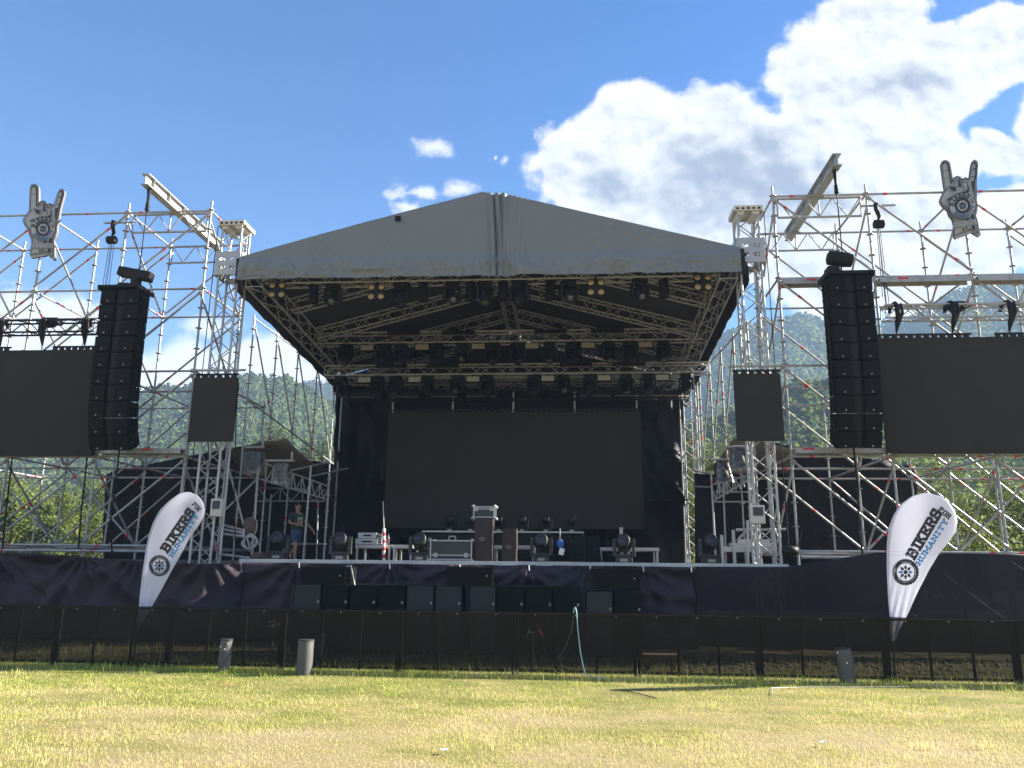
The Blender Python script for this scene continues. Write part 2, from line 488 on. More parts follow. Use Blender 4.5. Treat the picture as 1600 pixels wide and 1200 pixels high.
def meadow(m, blades):
    g = NT(m)
    pos = g.n('ShaderNodeNewGeometry').outputs['Position']
    st = g.n('ShaderNodeMapping', i_Vector=pos, i_Scale=(.55, 1.0, 1)).outputs[0]
    a = g.noise(st, .9, 5, .6); b = g.noise(st, 2.6, 4, .6); c = g.noise(g.n('ShaderNodeMapping', i_Vector=st, i_Location=(7, 3, 0)).outputs[0], 1.3, 4, .55)
    sp = g.n('ShaderNodeSeparateXYZ', i_0=pos)
    yg = g.n('ShaderNodeMapRange', i_Value=sp.outputs[1], i_1=6.0, i_2=12.5, i_3=-.22, i_4=.10).outputs[0]
    xg = g.n('ShaderNodeMapRange', i_Value=sp.outputs[0], i_1=-5.0, i_2=3.0, i_3=.05, i_4=-.03).outputs[0]
    gr = g.math('ADD', g.math('ADD', g.math('ADD', g.math('MULTIPLY', a, .85), g.math('MULTIPLY', b, .45)), yg), xg)
    if blades:
        rn = g.n('ShaderNodeAttribute', attribute_name='rnd').outputs['Fac']
        gr = g.math('ADD', gr, g.math('MULTIPLY', g.math('SUBTRACT', rn, .5), .62))
        col = g.ramp(gr, [(.30, (.76, .63, .38)), (.50, (.74, .635, .28)), (.64, (.54, .545, .14)), (.84, (.28, .36, .055))])
        col = g.mix(g.ramp(c, [(.58, 0), (.70, .42)]), col, (.62, .38, .13))
    else:
        col = g.ramp(gr, [(.36, (.32, .255, .155)), (.55, (.28, .23, .105)), (.70, (.17, .17, .05)), (.85, (.09, .115, .025))])
        col = g.mix(g.math('MULTIPLY', g.noise(pos, 40, 3), .5), col, (.22, .16, .09))
        dirt = g.n('ShaderNodeMapRange', i_Value=sp.outputs[1], i_1=13.2, i_2=14.2).outputs[0]
        col = g.mix(g.math('MULTIPLY', dirt, .85), col, g.mix(g.noise(pos, 3, 5), (.06, .06, .03), (.15, .115, .075)))
    p = g.n('ShaderNodeBsdfPrincipled', i_Base_Color=col, i_Roughness=.85)
    p.inputs['Specular IOR Level'].default_value = .15
    sh = p.outputs[0]
    if blades:
        tl = g.n('ShaderNodeBsdfTranslucent', i_Color=col)
        sh = g.n('ShaderNodeMixShader', i_0=.35, i_1=sh, i_2=tl.outputs[0]).outputs[0]
    else:
        b = g.n('ShaderNodeBump', i_Strength=.7, i_Distance=.03, i_Height=g.noise(pos, 25, 6, .7)); g.t.links.new(b.outputs[0], p.inputs['Normal'])
    g.t.links.new(sh, g.n('ShaderNodeOutputMaterial').inputs[0])
    return m


ground_m = meadow(bpy.data.materials.new('meadow_ground'), False)
grass_m = meadow(bpy.data.materials.new('grass_blades'), True)
mb = MB()
xs = [-950, -300, -60] + [x * .5 for x in range(-40, 41)] + [60, 300, 950]
ys = [-200, -20] + [3 + .5 * k for k in range(40)] + [40, 120, 400, 960]
def gz(x, y):
    near = 1 if abs(x) <= 20 and 3 <= y <= 23 else 0
    return near * .025 * (noise.noise(V((x * .7, y * .7, 3))) - .3)
mb.grid([[(x, y, gz(x, y)) for x in xs] for y in ys])
tag(mb.build('ground', ground_m), kind='structure')


def scatter_grass(name, n, xr, yr, hmin, hmax, wid, lean, mask=None, mt=None):
    x = nr.uniform(*xr, n); y = nr.uniform(*yr, n)
    if mask is not None:
        k = mask(x, y); x, y = x[k], y[k]; n = len(x)
    h = nr.uniform(hmin, hmax, n) * (.6 + .8 * nr.random(n) ** 2)
    an = nr.uniform(0, 2 * pi, n); le = nr.uniform(.2, lean, n)
    dx, dy = np.cos(an), np.sin(an)
    wx, wy = -dy * wid * .5, dx * wid * .5
    z0 = np.full(n, -.012)
    b0 = np.stack([x - wx, y - wy, z0], 1); b1 = np.stack([x + wx, y + wy, z0], 1)
    m0 = np.stack([x + dx * h * le * .35 - wx * .8, y + dy * h * le * .35 - wy * .8, h * .6], 1); m1 = np.stack([x + dx * h * le * .35 + wx * .8, y + dy * h * le * .35 + wy * .8, h * .6], 1)
    tp = np.stack([x + dx * h * le, y + dy * h * le, h * (1.05 - .25 * le)], 1)
    v = np.stack([b0, b1, m1, m0, tp], 1).reshape(-1, 3)
    base = np.arange(n) * 5
    q1 = np.stack([base, base + 1, base + 2], 1); q2 = np.stack([base, base + 2, base + 3], 1); q3 = np.stack([base + 3, base + 2, base + 4], 1)
    f = np.concatenate([q1, q2, q3])
    o = raw_mesh(name, v, f, mt or grass_m, attrs={'rnd': np.repeat(nr.random(n), 5)})
    return tag(o, kind='stuff')


def patchy(x, y):
    v = np.sin(x * 1.7 + 1.3 * np.sin(y * 1.1)) * np.sin(y * 2.3 + 1.1 * np.sin(x * .9)) + .6 * np.sin(x * 4.1 + y * 3.3) * np.sin(y * 5.2 - x * 2.7)
    keep = .68 + .3 * v - np.clip((8.2 - y) * .10, 0, .3)
    return nr.random(len(x)) < np.clip(keep, .25, 1)


scatter_grass('grass', 400000, (-9.5, 8.5), (5.4, 13.1), .009, .027, .0034, 1.3, patchy)
scatter_grass('grass', 9000, (-10.5, 8.0), (12.4, 13.6), .05, .15, .006, .9)
scatter_grass('grass', 6000, (-14, 12), (13.3, 16.2), .05, .17, .007, .9)
wx_, wy_ = nr.uniform(-9, 7, 90), nr.uniform(8, 12.6, 140)
def tufts(x, y):
    d = np.full(len(x), 9.)
    for a, b in zip(wx_, wy_): d = np.minimum(d, np.hypot((x - a) * .7, y - b))
    return d < .10
scatter_grass('grass', 60000, (-9.5, 7.5), (8, 12.8), .04, .085, .005, .8, tufts)


# ------------------------------------------------------------------ hills and their woods
def lerp_sil(sil, x):
    for (x0, y0), (x1, y1) in zip(sil, sil[1:]):
        if x <= x1: return y0 + (y1 - y0) * max(0, (x - x0) / (x1 - x0))
    return sil[-1][1]


hill_m = mat('hill_soil', (.05, .075, .03), .9, 0, .3, .02)


def hill(sil, Y0, Y1, seed, ntree, tr, rough_px, forest_label=None, pmix=.5):
    x0, x1 = sil[0][0], sil[-1][0]
    NX, NTT = 70, 26
    def surf(px, t):
        py1 = lerp_sil(sil, px)
        Y = Y0 + (Y1 - Y0) * t
        gull = rough_px * t * (1 - .6 * t) * (noise.noise(V((px * .012 + t * 1.5, t * 2.2, seed))) + .6 * noise.noise(V((px * .03 + t * 3, t * 5, seed + 9))))
        p0 = at(px, 880, Y0)
        zl = 0.0
        e = 890 + (py1 - 890) * (t ** .8) if t > 0 else 890
        p = at(px, e + gull + 1230 * tr * 1.6 / Y * min(1, t * 2), Y)
        if t < .12: p.z = p.z * (t / .12)
        return p
    P = [[surf(x0 + (x1 - x0) * i / NX, j / NTT) for i in range(NX + 1)] for j in range(NTT + 1)]
    last = [p + V((0, (Y1 - Y0) * .5, -p.z * 1.05)) for p in P[-1]]
    mb = MB(); mb.grid(P + [last])
    tag(mb.build('hill', hill_m), kind='structure')
    # the wood: many small crowns of leaf clumps standing on the slope, one mass
    K = 13
    ts = nr.random(ntree) ** .8; pxs = nr.uniform(x0, x1, ntree)
    ts = np.where(nr.random(ntree) < .06, 1.0, ts)
    base = np.array([surf(a, b) for a, b in zip(pxs, ts)])
    rad = tr * nr.uniform(.55, 1.25, ntree)
    con = nr.random(ntree) < pmix
    ch = np.where(con, rad * 1.8, rad * 1.0)
    ang = nr.uniform(0, 2 * pi, (ntree, K)); hz = nr.uniform(-.6, 1, (ntree, K))
    rr = np.where(con[:, None], (1 - hz) * .5 + .08, np.sqrt(np.clip(1 - hz ** 2, 0.02, 1))) * nr.uniform(.75, 1.1, (ntree, K))
    c = np.stack([np.cos(ang) * rr * rad[:, None], np.sin(ang) * rr * rad[:, None], hz * ch[:, None] + ch[:, None] * .55], -1) + base[:, None, :]
    nrm = np.stack([np.cos(ang), np.sin(ang), hz * .8 + .25], -1) + nr.normal(0, .45, (ntree, K, 3))
    nrm /= np.linalg.norm(nrm, axis=-1, keepdims=True)
    t1 = np.cross(nrm, nr.normal(0, 1, (ntree, K, 3))); t1 /= np.linalg.norm(t1, axis=-1, keepdims=True)
    t2 = np.cross(nrm, t1)
    sz = (rad[:, None] * nr.uniform(.25, .55, (ntree, K)))[..., None]
    q = np.stack([c - t1 * sz - t2 * sz * .6, c + t1 * sz * .9 - t2 * sz * .8, c + t1 * sz * .7 + t2 * sz, c - t1 * sz * .8 + t2 * sz * .7], 2).reshape(-1, 3)
    tint = np.clip(nr.normal(.5, .25, ntree)[:, None] * np.where(con, .55, 1.1)[:, None] + nr.normal(0, .10, (ntree, K)), 0, 1)
    o = raw_mesh('forest', q, np.arange(len(q)).reshape(-1, 4), leaf_far, attrs={'tint': np.repeat(tint.ravel(), 4)})
    tag(o, forest_label, None, None, 'stuff')


hill([(-260, 650), (-100, 640), (0, 632), (120, 636), (235, 612), (300, 606), (345, 597), (400, 588), (440, 592), (480, 606), (530, 640), (600, 690), (660, 740)], 90, 350, 1, 24000, 1.5, 22, pmix=.45)
hill([(380, 640), (440, 604), (480, 603), (530, 596), (560, 590), (700, 580), (1000, 565)], 380, 640, 2, 9000, 2.2, 16, pmix=.8)
hill([(960, 600), (1085, 548), (1150, 514), (1225, 501), (1252, 497), (1290, 503), (1340, 518), (1400, 505), (1468, 474), (1504, 456), (1534, 448), (1600, 452), (1720, 460), (1850, 480)], 180, 600, 3, 26000, 2.4, 30, pmix=.6)
hill([(940, 760), (1050, 690), (1110, 655), (1180, 640), (1240, 610), (1310, 592), (1380, 600), (1470, 640), (1560, 655), (1650, 640), (1850, 640)], 85, 190, 4, 15000, 1.2, 22, pmix=.2)


def crown_quads(n, rx, rz, cz, leaf, seed, conic=False, lump=7):
    r = np.random.default_rng(seed)
    # leaf sprays gathered in clumps on an uneven crown, with gaps between
    L = lump
    lc = r.normal(0, 1, (L, 3)); lc /= np.linalg.norm(lc, axis=1, keepdims=True)
    lc *= r.uniform(.45, .85, (L, 1)); lr = r.uniform(.20, .46, L)
    if conic:
        hh = np.linspace(-.9, .95, L); a = r.uniform(0, 6.28, L)
        lc = np.stack([np.cos(a) * (1 - hh) * .28, np.sin(a) * (1 - hh) * .28, hh], 1); lr = (1.15 - hh) * .24 + .05
    k = r.integers(0, L, n)
    d = r.normal(0, 1, (n, 3)); d /= np.linalg.norm(d, axis=1, keepdims=True)
    rad = r.random(n) ** .35
    c = lc[k] + d * (lr[k] * rad)[:, None]
    nrm = d + r.normal(0, .5, (n, 3)) + np.array([0, 0, .35]); nrm /= np.linalg.norm(nrm, axis=1, keepdims=True)
    c = c * np.array([rx, rx, rz]) + np.array([0, 0, cz])
    t1 = np.cross(nrm, r.normal(0, 1, (n, 3))); t1 /= np.linalg.norm(t1, axis=1, keepdims=True)
    t2 = np.cross(nrm, t1)
    s = (leaf * r.uniform(.6, 1.3, n))[:, None]
    q = np.stack([c - t1 * s, c - t2 * s * .55, c + t1 * s, c + t2 * s * .55], 1).reshape(-1, 3)
    tint = np.clip(.5 + r.normal(0, .2, L)[k] + r.normal(0, .15, n), 0, 1)
    return q, np.repeat(tint, 4), lc * np.array([rx, rx, rz]) + np.array([0, 0, cz])


def tree(name, label, px, Y, top_py, rx, lm, seed, group, conic=False, cat='tree', n=2600, leaf=.17, base_frac=.22):
    b = at(px, 800, Y); x = b.x; H = at(px, top_py, Y).z
    t = thing(name, label, cat, (x, Y, 0), 0, group)
    rz = H * (1 - base_frac) / 2; cz = H - rz * .95
    q, ti, lc = crown_quads(n, rx, rz, cz, leaf, seed, conic, 9 if conic else 20)
    raw_mesh('crown', q, np.arange(len(q)).reshape(-1, 4), lm, t, {'tint': ti})
    mb = MB(); top = V((0, 0, cz + rz * (.8 if conic else .2)))
    mb.path([(0, 0, -.1), (.08, .02, H * .15), (-.05, .05, H * .35), top], [.035 * H * .6, .028 * H * .6, .02 * H * .6, .004 * H], 7)
    for c in lc[:7]:
        s = V((0, 0, H * .15 + .35 * (c[2] - H * .15)))
        mb.path([s, s.lerp(V(c), .5) + V((0, 0, .2)), V(c)], [.10, .06, .02], 5)
    mb.build('trunk', bark_m, t, local=True)


TREES = [  # px, Y, top_py, rx, kind, label
    (-30, 46, 735, 3.4, 'a', 'broad green tree behind the far left edge of the scaffold'),
    (22, 40, 770, 2.6, 'a', 'low bushy tree behind the leftmost scaffold posts'),
    (62, 55, 740, 3.2, 'a', 'tall leafy tree behind the left scaffold under the left wide screen'),
    (108, 43, 772, 2.4, 'b', 'yellow green tree behind the second bay of the left scaffold'),
    (140, 58, 742, 3.0, 'a', 'dark leafy tree just left of the black side wall'),
    (172, 44, 790, 2.2, 'b', 'small sunlit tree at the edge of the black side wall on the left'),
    (430, 62, 668, 3.6, 'c', 'pine rising behind the left wing canopy'),
    (470, 58, 686, 3.0, 'c', 'olive pine above the sagging edge of the left wing canopy'),
    (508, 66, 668, 3.8, 'c', 'round topped pine next to the stage backdrop on the left'),
    (1070, 48, 690, 2.6, 'a', 'tree seen in the gap right of the stage backdrop'),
    (1078, 36, 780, 1.6, 'b', 'bright bush low in the gap right of the stage backdrop'),
    (1110, 64, 664, 3.4, 'a', 'tree behind the rear right roof mast'),
    (1440, 52, 712, 3.2, 'a', 'dark tree right of the black side wall on the right'),
    (1490, 34, 796, 2.2, 'b', 'bright yellow green bush behind the right teardrop flag'),
    (1530, 56, 716, 3.8, 'a', 'tall leafy tree behind the right scaffold under the right wide screen'),
    (1560, 42, 800, 2.0, 'b', 'low sunlit bush behind the right scaffold beside the far right post'),
    (1600, 50, 720, 3.6, 'a', 'leafy tree at the right edge of the picture behind the scaffold'),
    (1650, 44, 740, 3.2, 'a', 'broad tree just beyond the right edge of the scaffold'),
]
for i, (px, Y, tp, rx, k, lab) in enumerate(TREES):
    tree({'a': 'leafy_tree', 'b': 'sunlit_bush', 'c': 'pine_tree'}[k], lab, px, Y, tp, rx, {'a': leaf_a, 'b': leaf_b, 'c': leaf_c}[k], 100 + i, 'trees behind the stage',
         False, 'bush' if k == 'b' else 'tree', 8000 if k != 'b' else 5500, .105 if k != 'b' else .075, .05 if k == 'b' else .15)
# ------------------------------------------------------------------ trusses


def truss_pts(a, b, w, h, side=None):
    a, b = V(a), V(b); d = (b - a).normalized()
    if side is None:
        up = V((0, 0, 1)) if abs(d.z) < .9 else V((0, -1, 0))
        x = d.cross(up).normalized(); y = x.cross(d).normalized()
    else:
        x = V(side).normalized(); y = x.cross(d).normalized()
    c = [x * (sx * w / 2) + y * (sy * h / 2) for sx, sy in ((-1, -1), (1, -1), (1, 1), (-1, 1))]
    return a, b, c


def truss_lacing(mb, a, b, w, h, r=.011, pitch=None, side=None, n=4, faces=(0, 1, 2, 3), mat=0):
    a, b, c = truss_pts(a, b, w, h, side)
    L = (b - a).length; pitch = pitch or max(w, h) * 1.0
    k = max(2, int(round(L / pitch)))
    for fi in faces:
        p, q = c[fi], c[(fi + 1) % 4]
        for i in range(k):
            s0 = a.lerp(b, i / k); s1 = a.lerp(b, (i + 1) / k)
            if i % 2 == 0: mb.tube(s0 + p, s1 + q, r, n, None, mat, False)
            else: mb.tube(s0 + q, s1 + p, r, n, None, mat, False)
        for i in (0, k): 
            s0 = a.lerp(b, i / k); mb.tube(s0 + p, s0 + q, r, n, None, mat, False)


def truss_chords(mb, a, b, w, h, r=.025, side=None, n=6, mat=0):
    a, b, c = truss_pts(a, b, w, h, side)
    for p in c: mb.tube(a + p, b + p, r, n, None, mat)


def truss_parts(parent, a, b, w, h, m, r=.025, lr=.011, pitch=None, side=None):
    aa, bb, c = truss_pts(a, b, w, h, side)
    for p in c:
        mb = MB(); mb.tube(aa + p, bb + p, r, 6); mb.build('chord', m, parent)
    mb = MB(); truss_lacing(mb, a, b, w, h, lr, pitch, side); mb.build('lacing', m, parent)


def truss_one(name, parent, a, b, w, h, m, r=.025, lr=.011, pitch=None, side=None, faces=(0, 1, 2, 3)):
    mb = MB(); truss_chords(mb, a, b, w, h, r, side); truss_lacing(mb, a, b, w, h, lr, pitch, side, 4, faces)
    return mb.build(name, m, parent)


# ------------------------------------------------------------------ scaffolds at both sides
Y1, Y2, Y3 = 19.0, 21.35, 23.7
LV = [10.98, 8.75, 6.5, 4.28, 2.08]
TR = .029


def marks(mb, a, b, k):
    a, b = V(a), V(b); L = (b - a).length
    for _ in range(k):
        t = rng.uniform(.08, .92) if k > 1 else rng.choice([.12, .85, .5, .2])
        d = (b - a) / L
        p = a.lerp(b, t); w = min(.05, L * .05); mb.tube(p - d * w, p + d * w, TR + .003, 6, None, 1)


def tubepart(name, root, a, b, nm=1, r=TR, mats=None):
    mb = MB(); mb.tube(a, b, r, 7); marks(mb, a, b, nm)
    # wedge heads at both ends
    d = (V(b) - V(a)).normalized()
    mb.tube(V(a), V(a) + d * .09, r * 1.45, 6, None, 0); mb.tube(V(b) - d * .09, V(b), r * 1.45, 6, None, 0)
    return mb.build(name, [galv, redm], root)


def scaffold(name, label, X, sg, ladder_bay, base_z=0):
    """X: the column positions, inner post first; sg: +1 when the columns run to the right"""
    root = thing(name, label, 'scaffold', ((X[0] + X[-1]) / 2, Y2, 0))
    for j, Y in enumerate((Y1, Y2, Y3)):
        top = LV[0] + .28 if j < 2 else LV[2] + .15
        for i, x in enumerate(X):
            mb = MB(); mb.tube((x, Y, 0), (x, Y, top), TR * 1.05, 8)
            z = LV[4]
            while z < top - .1:
                mb.tube((x, Y, z - .006), (x, Y, z + .006), .085, 10); z += .5575
            mb.tube((x, Y, 0), (x, Y, .02), .10, 8)
            marks(mb, (x, Y, 0.5), (x, Y, top), 2)
            mb.build('standard', [galv, redm], root)
    for j, Y in enumerate((Y1, Y2, Y3)):
        for li, z in enumerate(LV):
            if j == 2 and li < 2: continue
            for i in range(len(X) - 1):
                if j == 0 and li == 2 and i > 0: continue       # the wide screens hang here
                tubepart('ledger', root, (X[i], Y, z), (X[i + 1], Y, z), 1)
    for li, z in enumerate(LV):
        for i, x in enumerate(X):
            tubepart('transom', root, (x, Y1, z), (x, Y2, z), 1)
            if li >= 2: tubepart('transom', root, (x, Y2, z), (x, Y3, z), 1)
    for j, Y in enumerate((Y1 - .06, Y2 + .06)):
        for i in range(len(X) - 1):
            for li in range(4):
                if j == 0 and i > 0 and li == 2: continue
                tubepart('diagonal_brace', root, (X[i], Y, LV[li] - .1), (X[i + 1], Y, LV[li + 1] + .1), 1)
    for i, x in enumerate(X):
        for li in range(4):
            xx = x + .06 * sg
            if li % 2 == 0: tubepart('side_brace', root, (xx, Y1, LV[li] - .1), (xx, Y2, LV[li + 1] + .1), 1)
            else: tubepart('side_brace', root, (xx, Y1, LV[li] - .1), (xx, Y2, LV[li + 1] + .1), 1)
    for i in range(1, len(X) - 1):
        tubepart('diagonal_brace', root, (X[i], Y3, LV[2]), (X[i + 1], Y3, LV[3]), 1)
        tubepart('diagonal_brace', root, (X[i], Y3, LV[3]), (X[i + 1], Y3, LV[4]), 1)
        tubepart('diagonal_brace', root, (X[i + 1], Y2 + .12, LV[3]), (X[i], Y2 + .12, LV[4]), 1)
        tubepart('diagonal_brace', root, (X[i], Y3, LV[4]), (X[i + 1], Y3, .2), 1)
    # lattice girders on top of the inner bay
    for Y in (Y1 + .09, Y2 - .09):
        mb = MB(); a, b = X[0] + .12 * sg, X[1] - .12 * sg
        z0, z1 = LV[0] - .03, LV[0] - .55
        mb.tube((a, Y, z0), (b, Y, z0), .03, 6); mb.tube((a, Y, z1), (b, Y, z1), .03, 6)
        k = 6
        for q in range(k + 1):
            x = a + (b - a) * q / k
            if q in (0, 3, 6): mb.tube((x, Y, z0), (x, Y, z1), .02, 5)
            if q < k:
                x2 = a + (b - a) * (q + 1) / k
                mb.tube((x, Y, z1 if q % 2 else z0), (x2, Y, z0 if q % 2 else z1), .017, 5)
        mb.build('lattice_girder', galv, root)
    # perforated steel planks: a level under the wide screen and one at its top
    for z, i0 in ((LV[3] + .08, 0), (LV[1] - .18, 0) if sg > 0 else (LV[3] + .08, 1)):
        rngs = range(i0, len(X) - 1) if z > 5 else range(0, len(X) - 1)
        if z < 5 and i0 == 1: continue
        for i in rngs:
            a, b = sorted((X[i], X[i + 1])); mb = MB(); Y = Y1 - .17
            mb.box2((a + .06, Y, z - .02), (b - .06, Y + .03, z + .11))
            mb.box2((a + .06, Y + .034, z + .08), (b - .06, Y + .30, z + .105))
            mb.box2((a + .06, Y + .304, z - .02), (b - .06, Y + .334, z + .11))
            nH = 9
            for q in range(nH):
                x = a + .2 + (b - a - .4) * q / (nH - 1); mb.box2((x - .05, Y - .004, z + .005), (x + .05, Y, z + .03), 2)
            xm = rng.uniform(a + .3, b - .3); mb.box2((xm - .13, Y - .006, z + .055), (xm + .13, Y - .001, z + .10), 1)
            mb.build('steel_plank', [galv, redm, alu], root)
    # a pair of base rails, and inclined jacks between the third row
    for z in (LV[4] - .14, .28):
        for i in range(len(X) - 1): tubepart('base_rail', root, (X[i], Y1 - .2, z), (X[i + 1], Y1 - .2, z), 1)
    return root


XL = [-9.72 - 2.34 * k for k in range(5)]
XR = [5.16 + 2.32 * k for k in range(5)]
scaffold('scaffold', 'large galvanised tube scaffold with red marks behind the left speaker column', XL, -1, 0)
scaffold('scaffold', 'large galvanised tube scaffold with red marks behind the right speaker column', XR, 1, 0)

# the low ladder-shaped slopes behind: scaffold roof lines running back behind the stage wings


def rear_frame(label, x0, x1, Ya, Yb, za, zb, n):
    r = thing('scaffold', label, 'scaffold', ((x0 + x1) / 2, Ya, 0))
    P = [(x0 + (x1 - x0) * k / n, Ya + (Yb - Ya) * k / n) for k in range(n + 1)]
    T = [za + (zb - za) * k / n for k in range(n + 1)]
    B = [t - 2.5 - .15 * k for k, t in enumerate(T)]
    for k in range(n + 1):
        mb = MB(); mb.tube((*P[k], 0), (*P[k], T[k] + .12), TR * .9, 7)
        z = 2.4
        while z < T[k]:
            mb.tube((*P[k], z - .006), (*P[k], z + .006), .08, 8); z += .56
        marks(mb, (*P[k], 2), (*P[k], T[k]), 2)
        mb.build('standard', [galv, redm], r)
        if k < n:
            tubepart('ledger', r, (*P[k], T[k]), (*P[k + 1], T[k + 1]), 0, TR * .9)
            tubepart('ledger', r, (*P[k], B[k]), (*P[k + 1], B[k + 1]), 0, TR * .9)
            tubepart('diagonal_brace', r, (*P[k], T[k] - .05), (*P[k + 1], B[k + 1] + .05), 1, TR * .9)
    return r


rear_frame('tube frame with a sloping top between the left roof mast and the stage backdrop', -9.55, -8.35, 22.0, 28.5, at(385, 498, 22).z, at(525, 606, 28.5).z, 5)
rear_frame('tube frame with a sloping top between the right roof mast and the stage backdrop', 5.0, 4.3, 22.0, 28.5, at(1165, 505, 22).z, at(1088, 600, 28.5).z, 5)

# ------------------------------------------------------------------ lifting beams and chain hoists
for sg, (xa, lab) in ((-1, (-10.75, 'white steel lifting beam jutting forward above the left scaffold')), (1, (6.30, 'white steel lifting beam jutting forward above the right scaffold'))):
    t = thing('lifting_beam', lab, 'beam', (xa, Y1, LV[0]))
    za = LV[0] + .16
    ya, yb = (17.45, 21.9)
    mb = MB()
    mb.box2((xa - .10, ya, za + .13), (xa + .10, yb, za + .155)); mb.box2((xa - .10, ya, za - .155), (xa + .10, yb, za - .13)); mb.box2((xa - .012, ya, za - .13), (xa + .012, yb, za + .13))
    for k in range(6):
        y = ya + .3 + k * .8; mb.box2((xa - .09, y, za - .13), (xa - .013, y + .012, za + .13)); mb.box2((xa + .013, y, za - .13), (xa + .09, y + .012, za + .13))
    mb.build('girder', alu, t)
    mb = MB()
    for y in (Y1 + .09, Y2 - .09): mb.box2((xa - .16, y - .06, za - .20), (xa + .16, y + .06, za - .157))
    mb.build('clamp', galv, t)
    mb = MB(); y = ya + .25
    mb.tube((xa, y, za - .156), (xa, y, za - .55), .055, 8, .03); mb.tube((xa, y, za - .55), (xa, y, za - .66), .05, 8); mb.lathe((xa, y, za - .78), (0, 0, 1), [(0, .02), (.03, .055), (.09, .055), (.12, .02)], 10)
    mb.build('hook_block', blackm, t)
    mb = MB(); mb.tube((xa, y, za - .78), (xa + .0, y, 8.75 if sg < 0 else 8.75), .014, 5); mb.build('hoist_chain', blackm, t)

for lab, hx, hy, zt, zb in (('black chain hoist hanging from the left scaffold above the wide screen', at(178, 350, 18.85).x, 18.85, at(178, 345, 18.85).z, at(178, 500, 18.85).z),
                            ('black chain hoist hanging from the right scaffold above the wide screen', at(1370, 320, 18.85).x, 18.85, at(1370, 318, 18.85).z, at(1370, 480, 18.85).z)):
    t = thing('chain_hoist', lab, 'hoist', (hx, hy, zb))
    mb = MB(); mb.path([(hx - .02, hy, zt), (hx - .03, hy, zt - .15), (hx + .03, hy, zt - .35), (hx, hy, zt - .42)], [.06, .055, .05, .03], 8); mb.build('sling', blackm, t)
    mb = MB(); mb.lathe((hx - .13, hy, zt - .56), (1, 0, 0), [(0, .07), (.02, .11), (.24, .11), (.26, .07)], 12); mb.tube((hx, hy, zt - .45), (hx, hy, zt - .40), .03, 6); mb.build('motor', blackp, t, bevel=.004)
    for q, dx in enumerate((-.09, -.03, .0, .07)):
        mb = MB(); mb.tube((hx + dx * .6, hy + .02 * q, zt - .66), (hx + dx, hy + .02 * q, zb + (.0 if q else .25)), .009, 4); mb.build('chain', blackm, t)
    mb = MB(); x, z = hx, zt + .02
    mb.tube((x - .35, hy + .12, LV[0] - .25 if zt < 10.5 else zt), (x + .5, hy + .12, LV[0] - .25 if zt < 10.5 else zt), TR, 6); mb.build('hanging_tube', galv, t)

# ------------------------------------------------------------------ the stage roof
RX0, RX1, RXC = -8.31, 4.07, -2.05
RY0, RY1 = 18.2, 27.2
ZE0, ZE1 = 8.62, 8.05      # underside of the eaves, front and back
ZR0, ZR1 = 10.85, 10.2
def ze(Y): return ZE0 + (ZE1 - ZE0) * (Y - RY0) / (RY1 - RY0)
def zr(Y): return ZR0 + (ZR1 - ZR0) * (Y - RY0) / (RY1 - RY0)


roof = thing('stage_roof', 'grey tarpaulin gable roof with dark lining over the stage', 'stage roof', (RXC, RY0, ZE0))
for sg in (-1, 1):
    for nm, m, off, in_ in (('roof_sheet', tarp_m, .60, 0), ('roof_lining', liner_m, .50, .06)):
        P = []
        for i in range(25):
            Y = RY0 + .03 + in_ + (RY1 - RY0 - in_) * i / 24
            row = []
            for j in range(21):
                s = j / 20
                X = RXC + (((RX1 if sg > 0 else RX0) + sg * (.12 - in_)) - RXC) * s
                z = zr(Y) - .02 + (ze(Y) + off - zr(Y) - .0) * s - (.1 if nm == 'roof_lining' else 0)
                z -= .10 * sin(pi * s) * (0.6 + .4 * sin(Y * 2.4)) if nm == 'roof_lining' else 0
                row.append((X, Y, z))
            P.append(row if sg > 0 else row[::-1])
        mb = MB(); mb.grid(P); mb.build(nm, m, roof, solid=.006)
    # side valance hanging from the eave
    P = []
    xe = (RX1 if sg > 0 else RX0) + sg * .16
    for i in range(41):
        Y = RY0 + .05 + (RY1 - RY0) * i / 40
        w = .012 * sin(i * 1.9) + .008 * sin(i * .77)
        P.append([(xe + w * t + sg * .04 * t, Y, ze(Y) + .62 - (.80 + .02 * sin(i * .9) * t) * t) for t in (0, .25, .5, .75, 1)])
    mb = MB(); mb.grid(P); mb.build('side_valance', liner_m, roof, solid=.006)

P = []
for k in range(31):
    x = RX0 + (RX1 - RX0) * k / 30
    zt = zr(RY1) - .1 - (zr(RY1) - ze(RY1) - .5) * abs(x - RXC) / (RX1 - RXC)
    P.append([(x, RY1 + .12 + .05 * sin(k * 1.7) * (1 - j / 6), 7.2 + (zt - 7.2) * j / 6) for j in range(7)])
mb = MB(); mb.grid(P); mb.build('rear_gable', liner_m, roof, solid=.006)
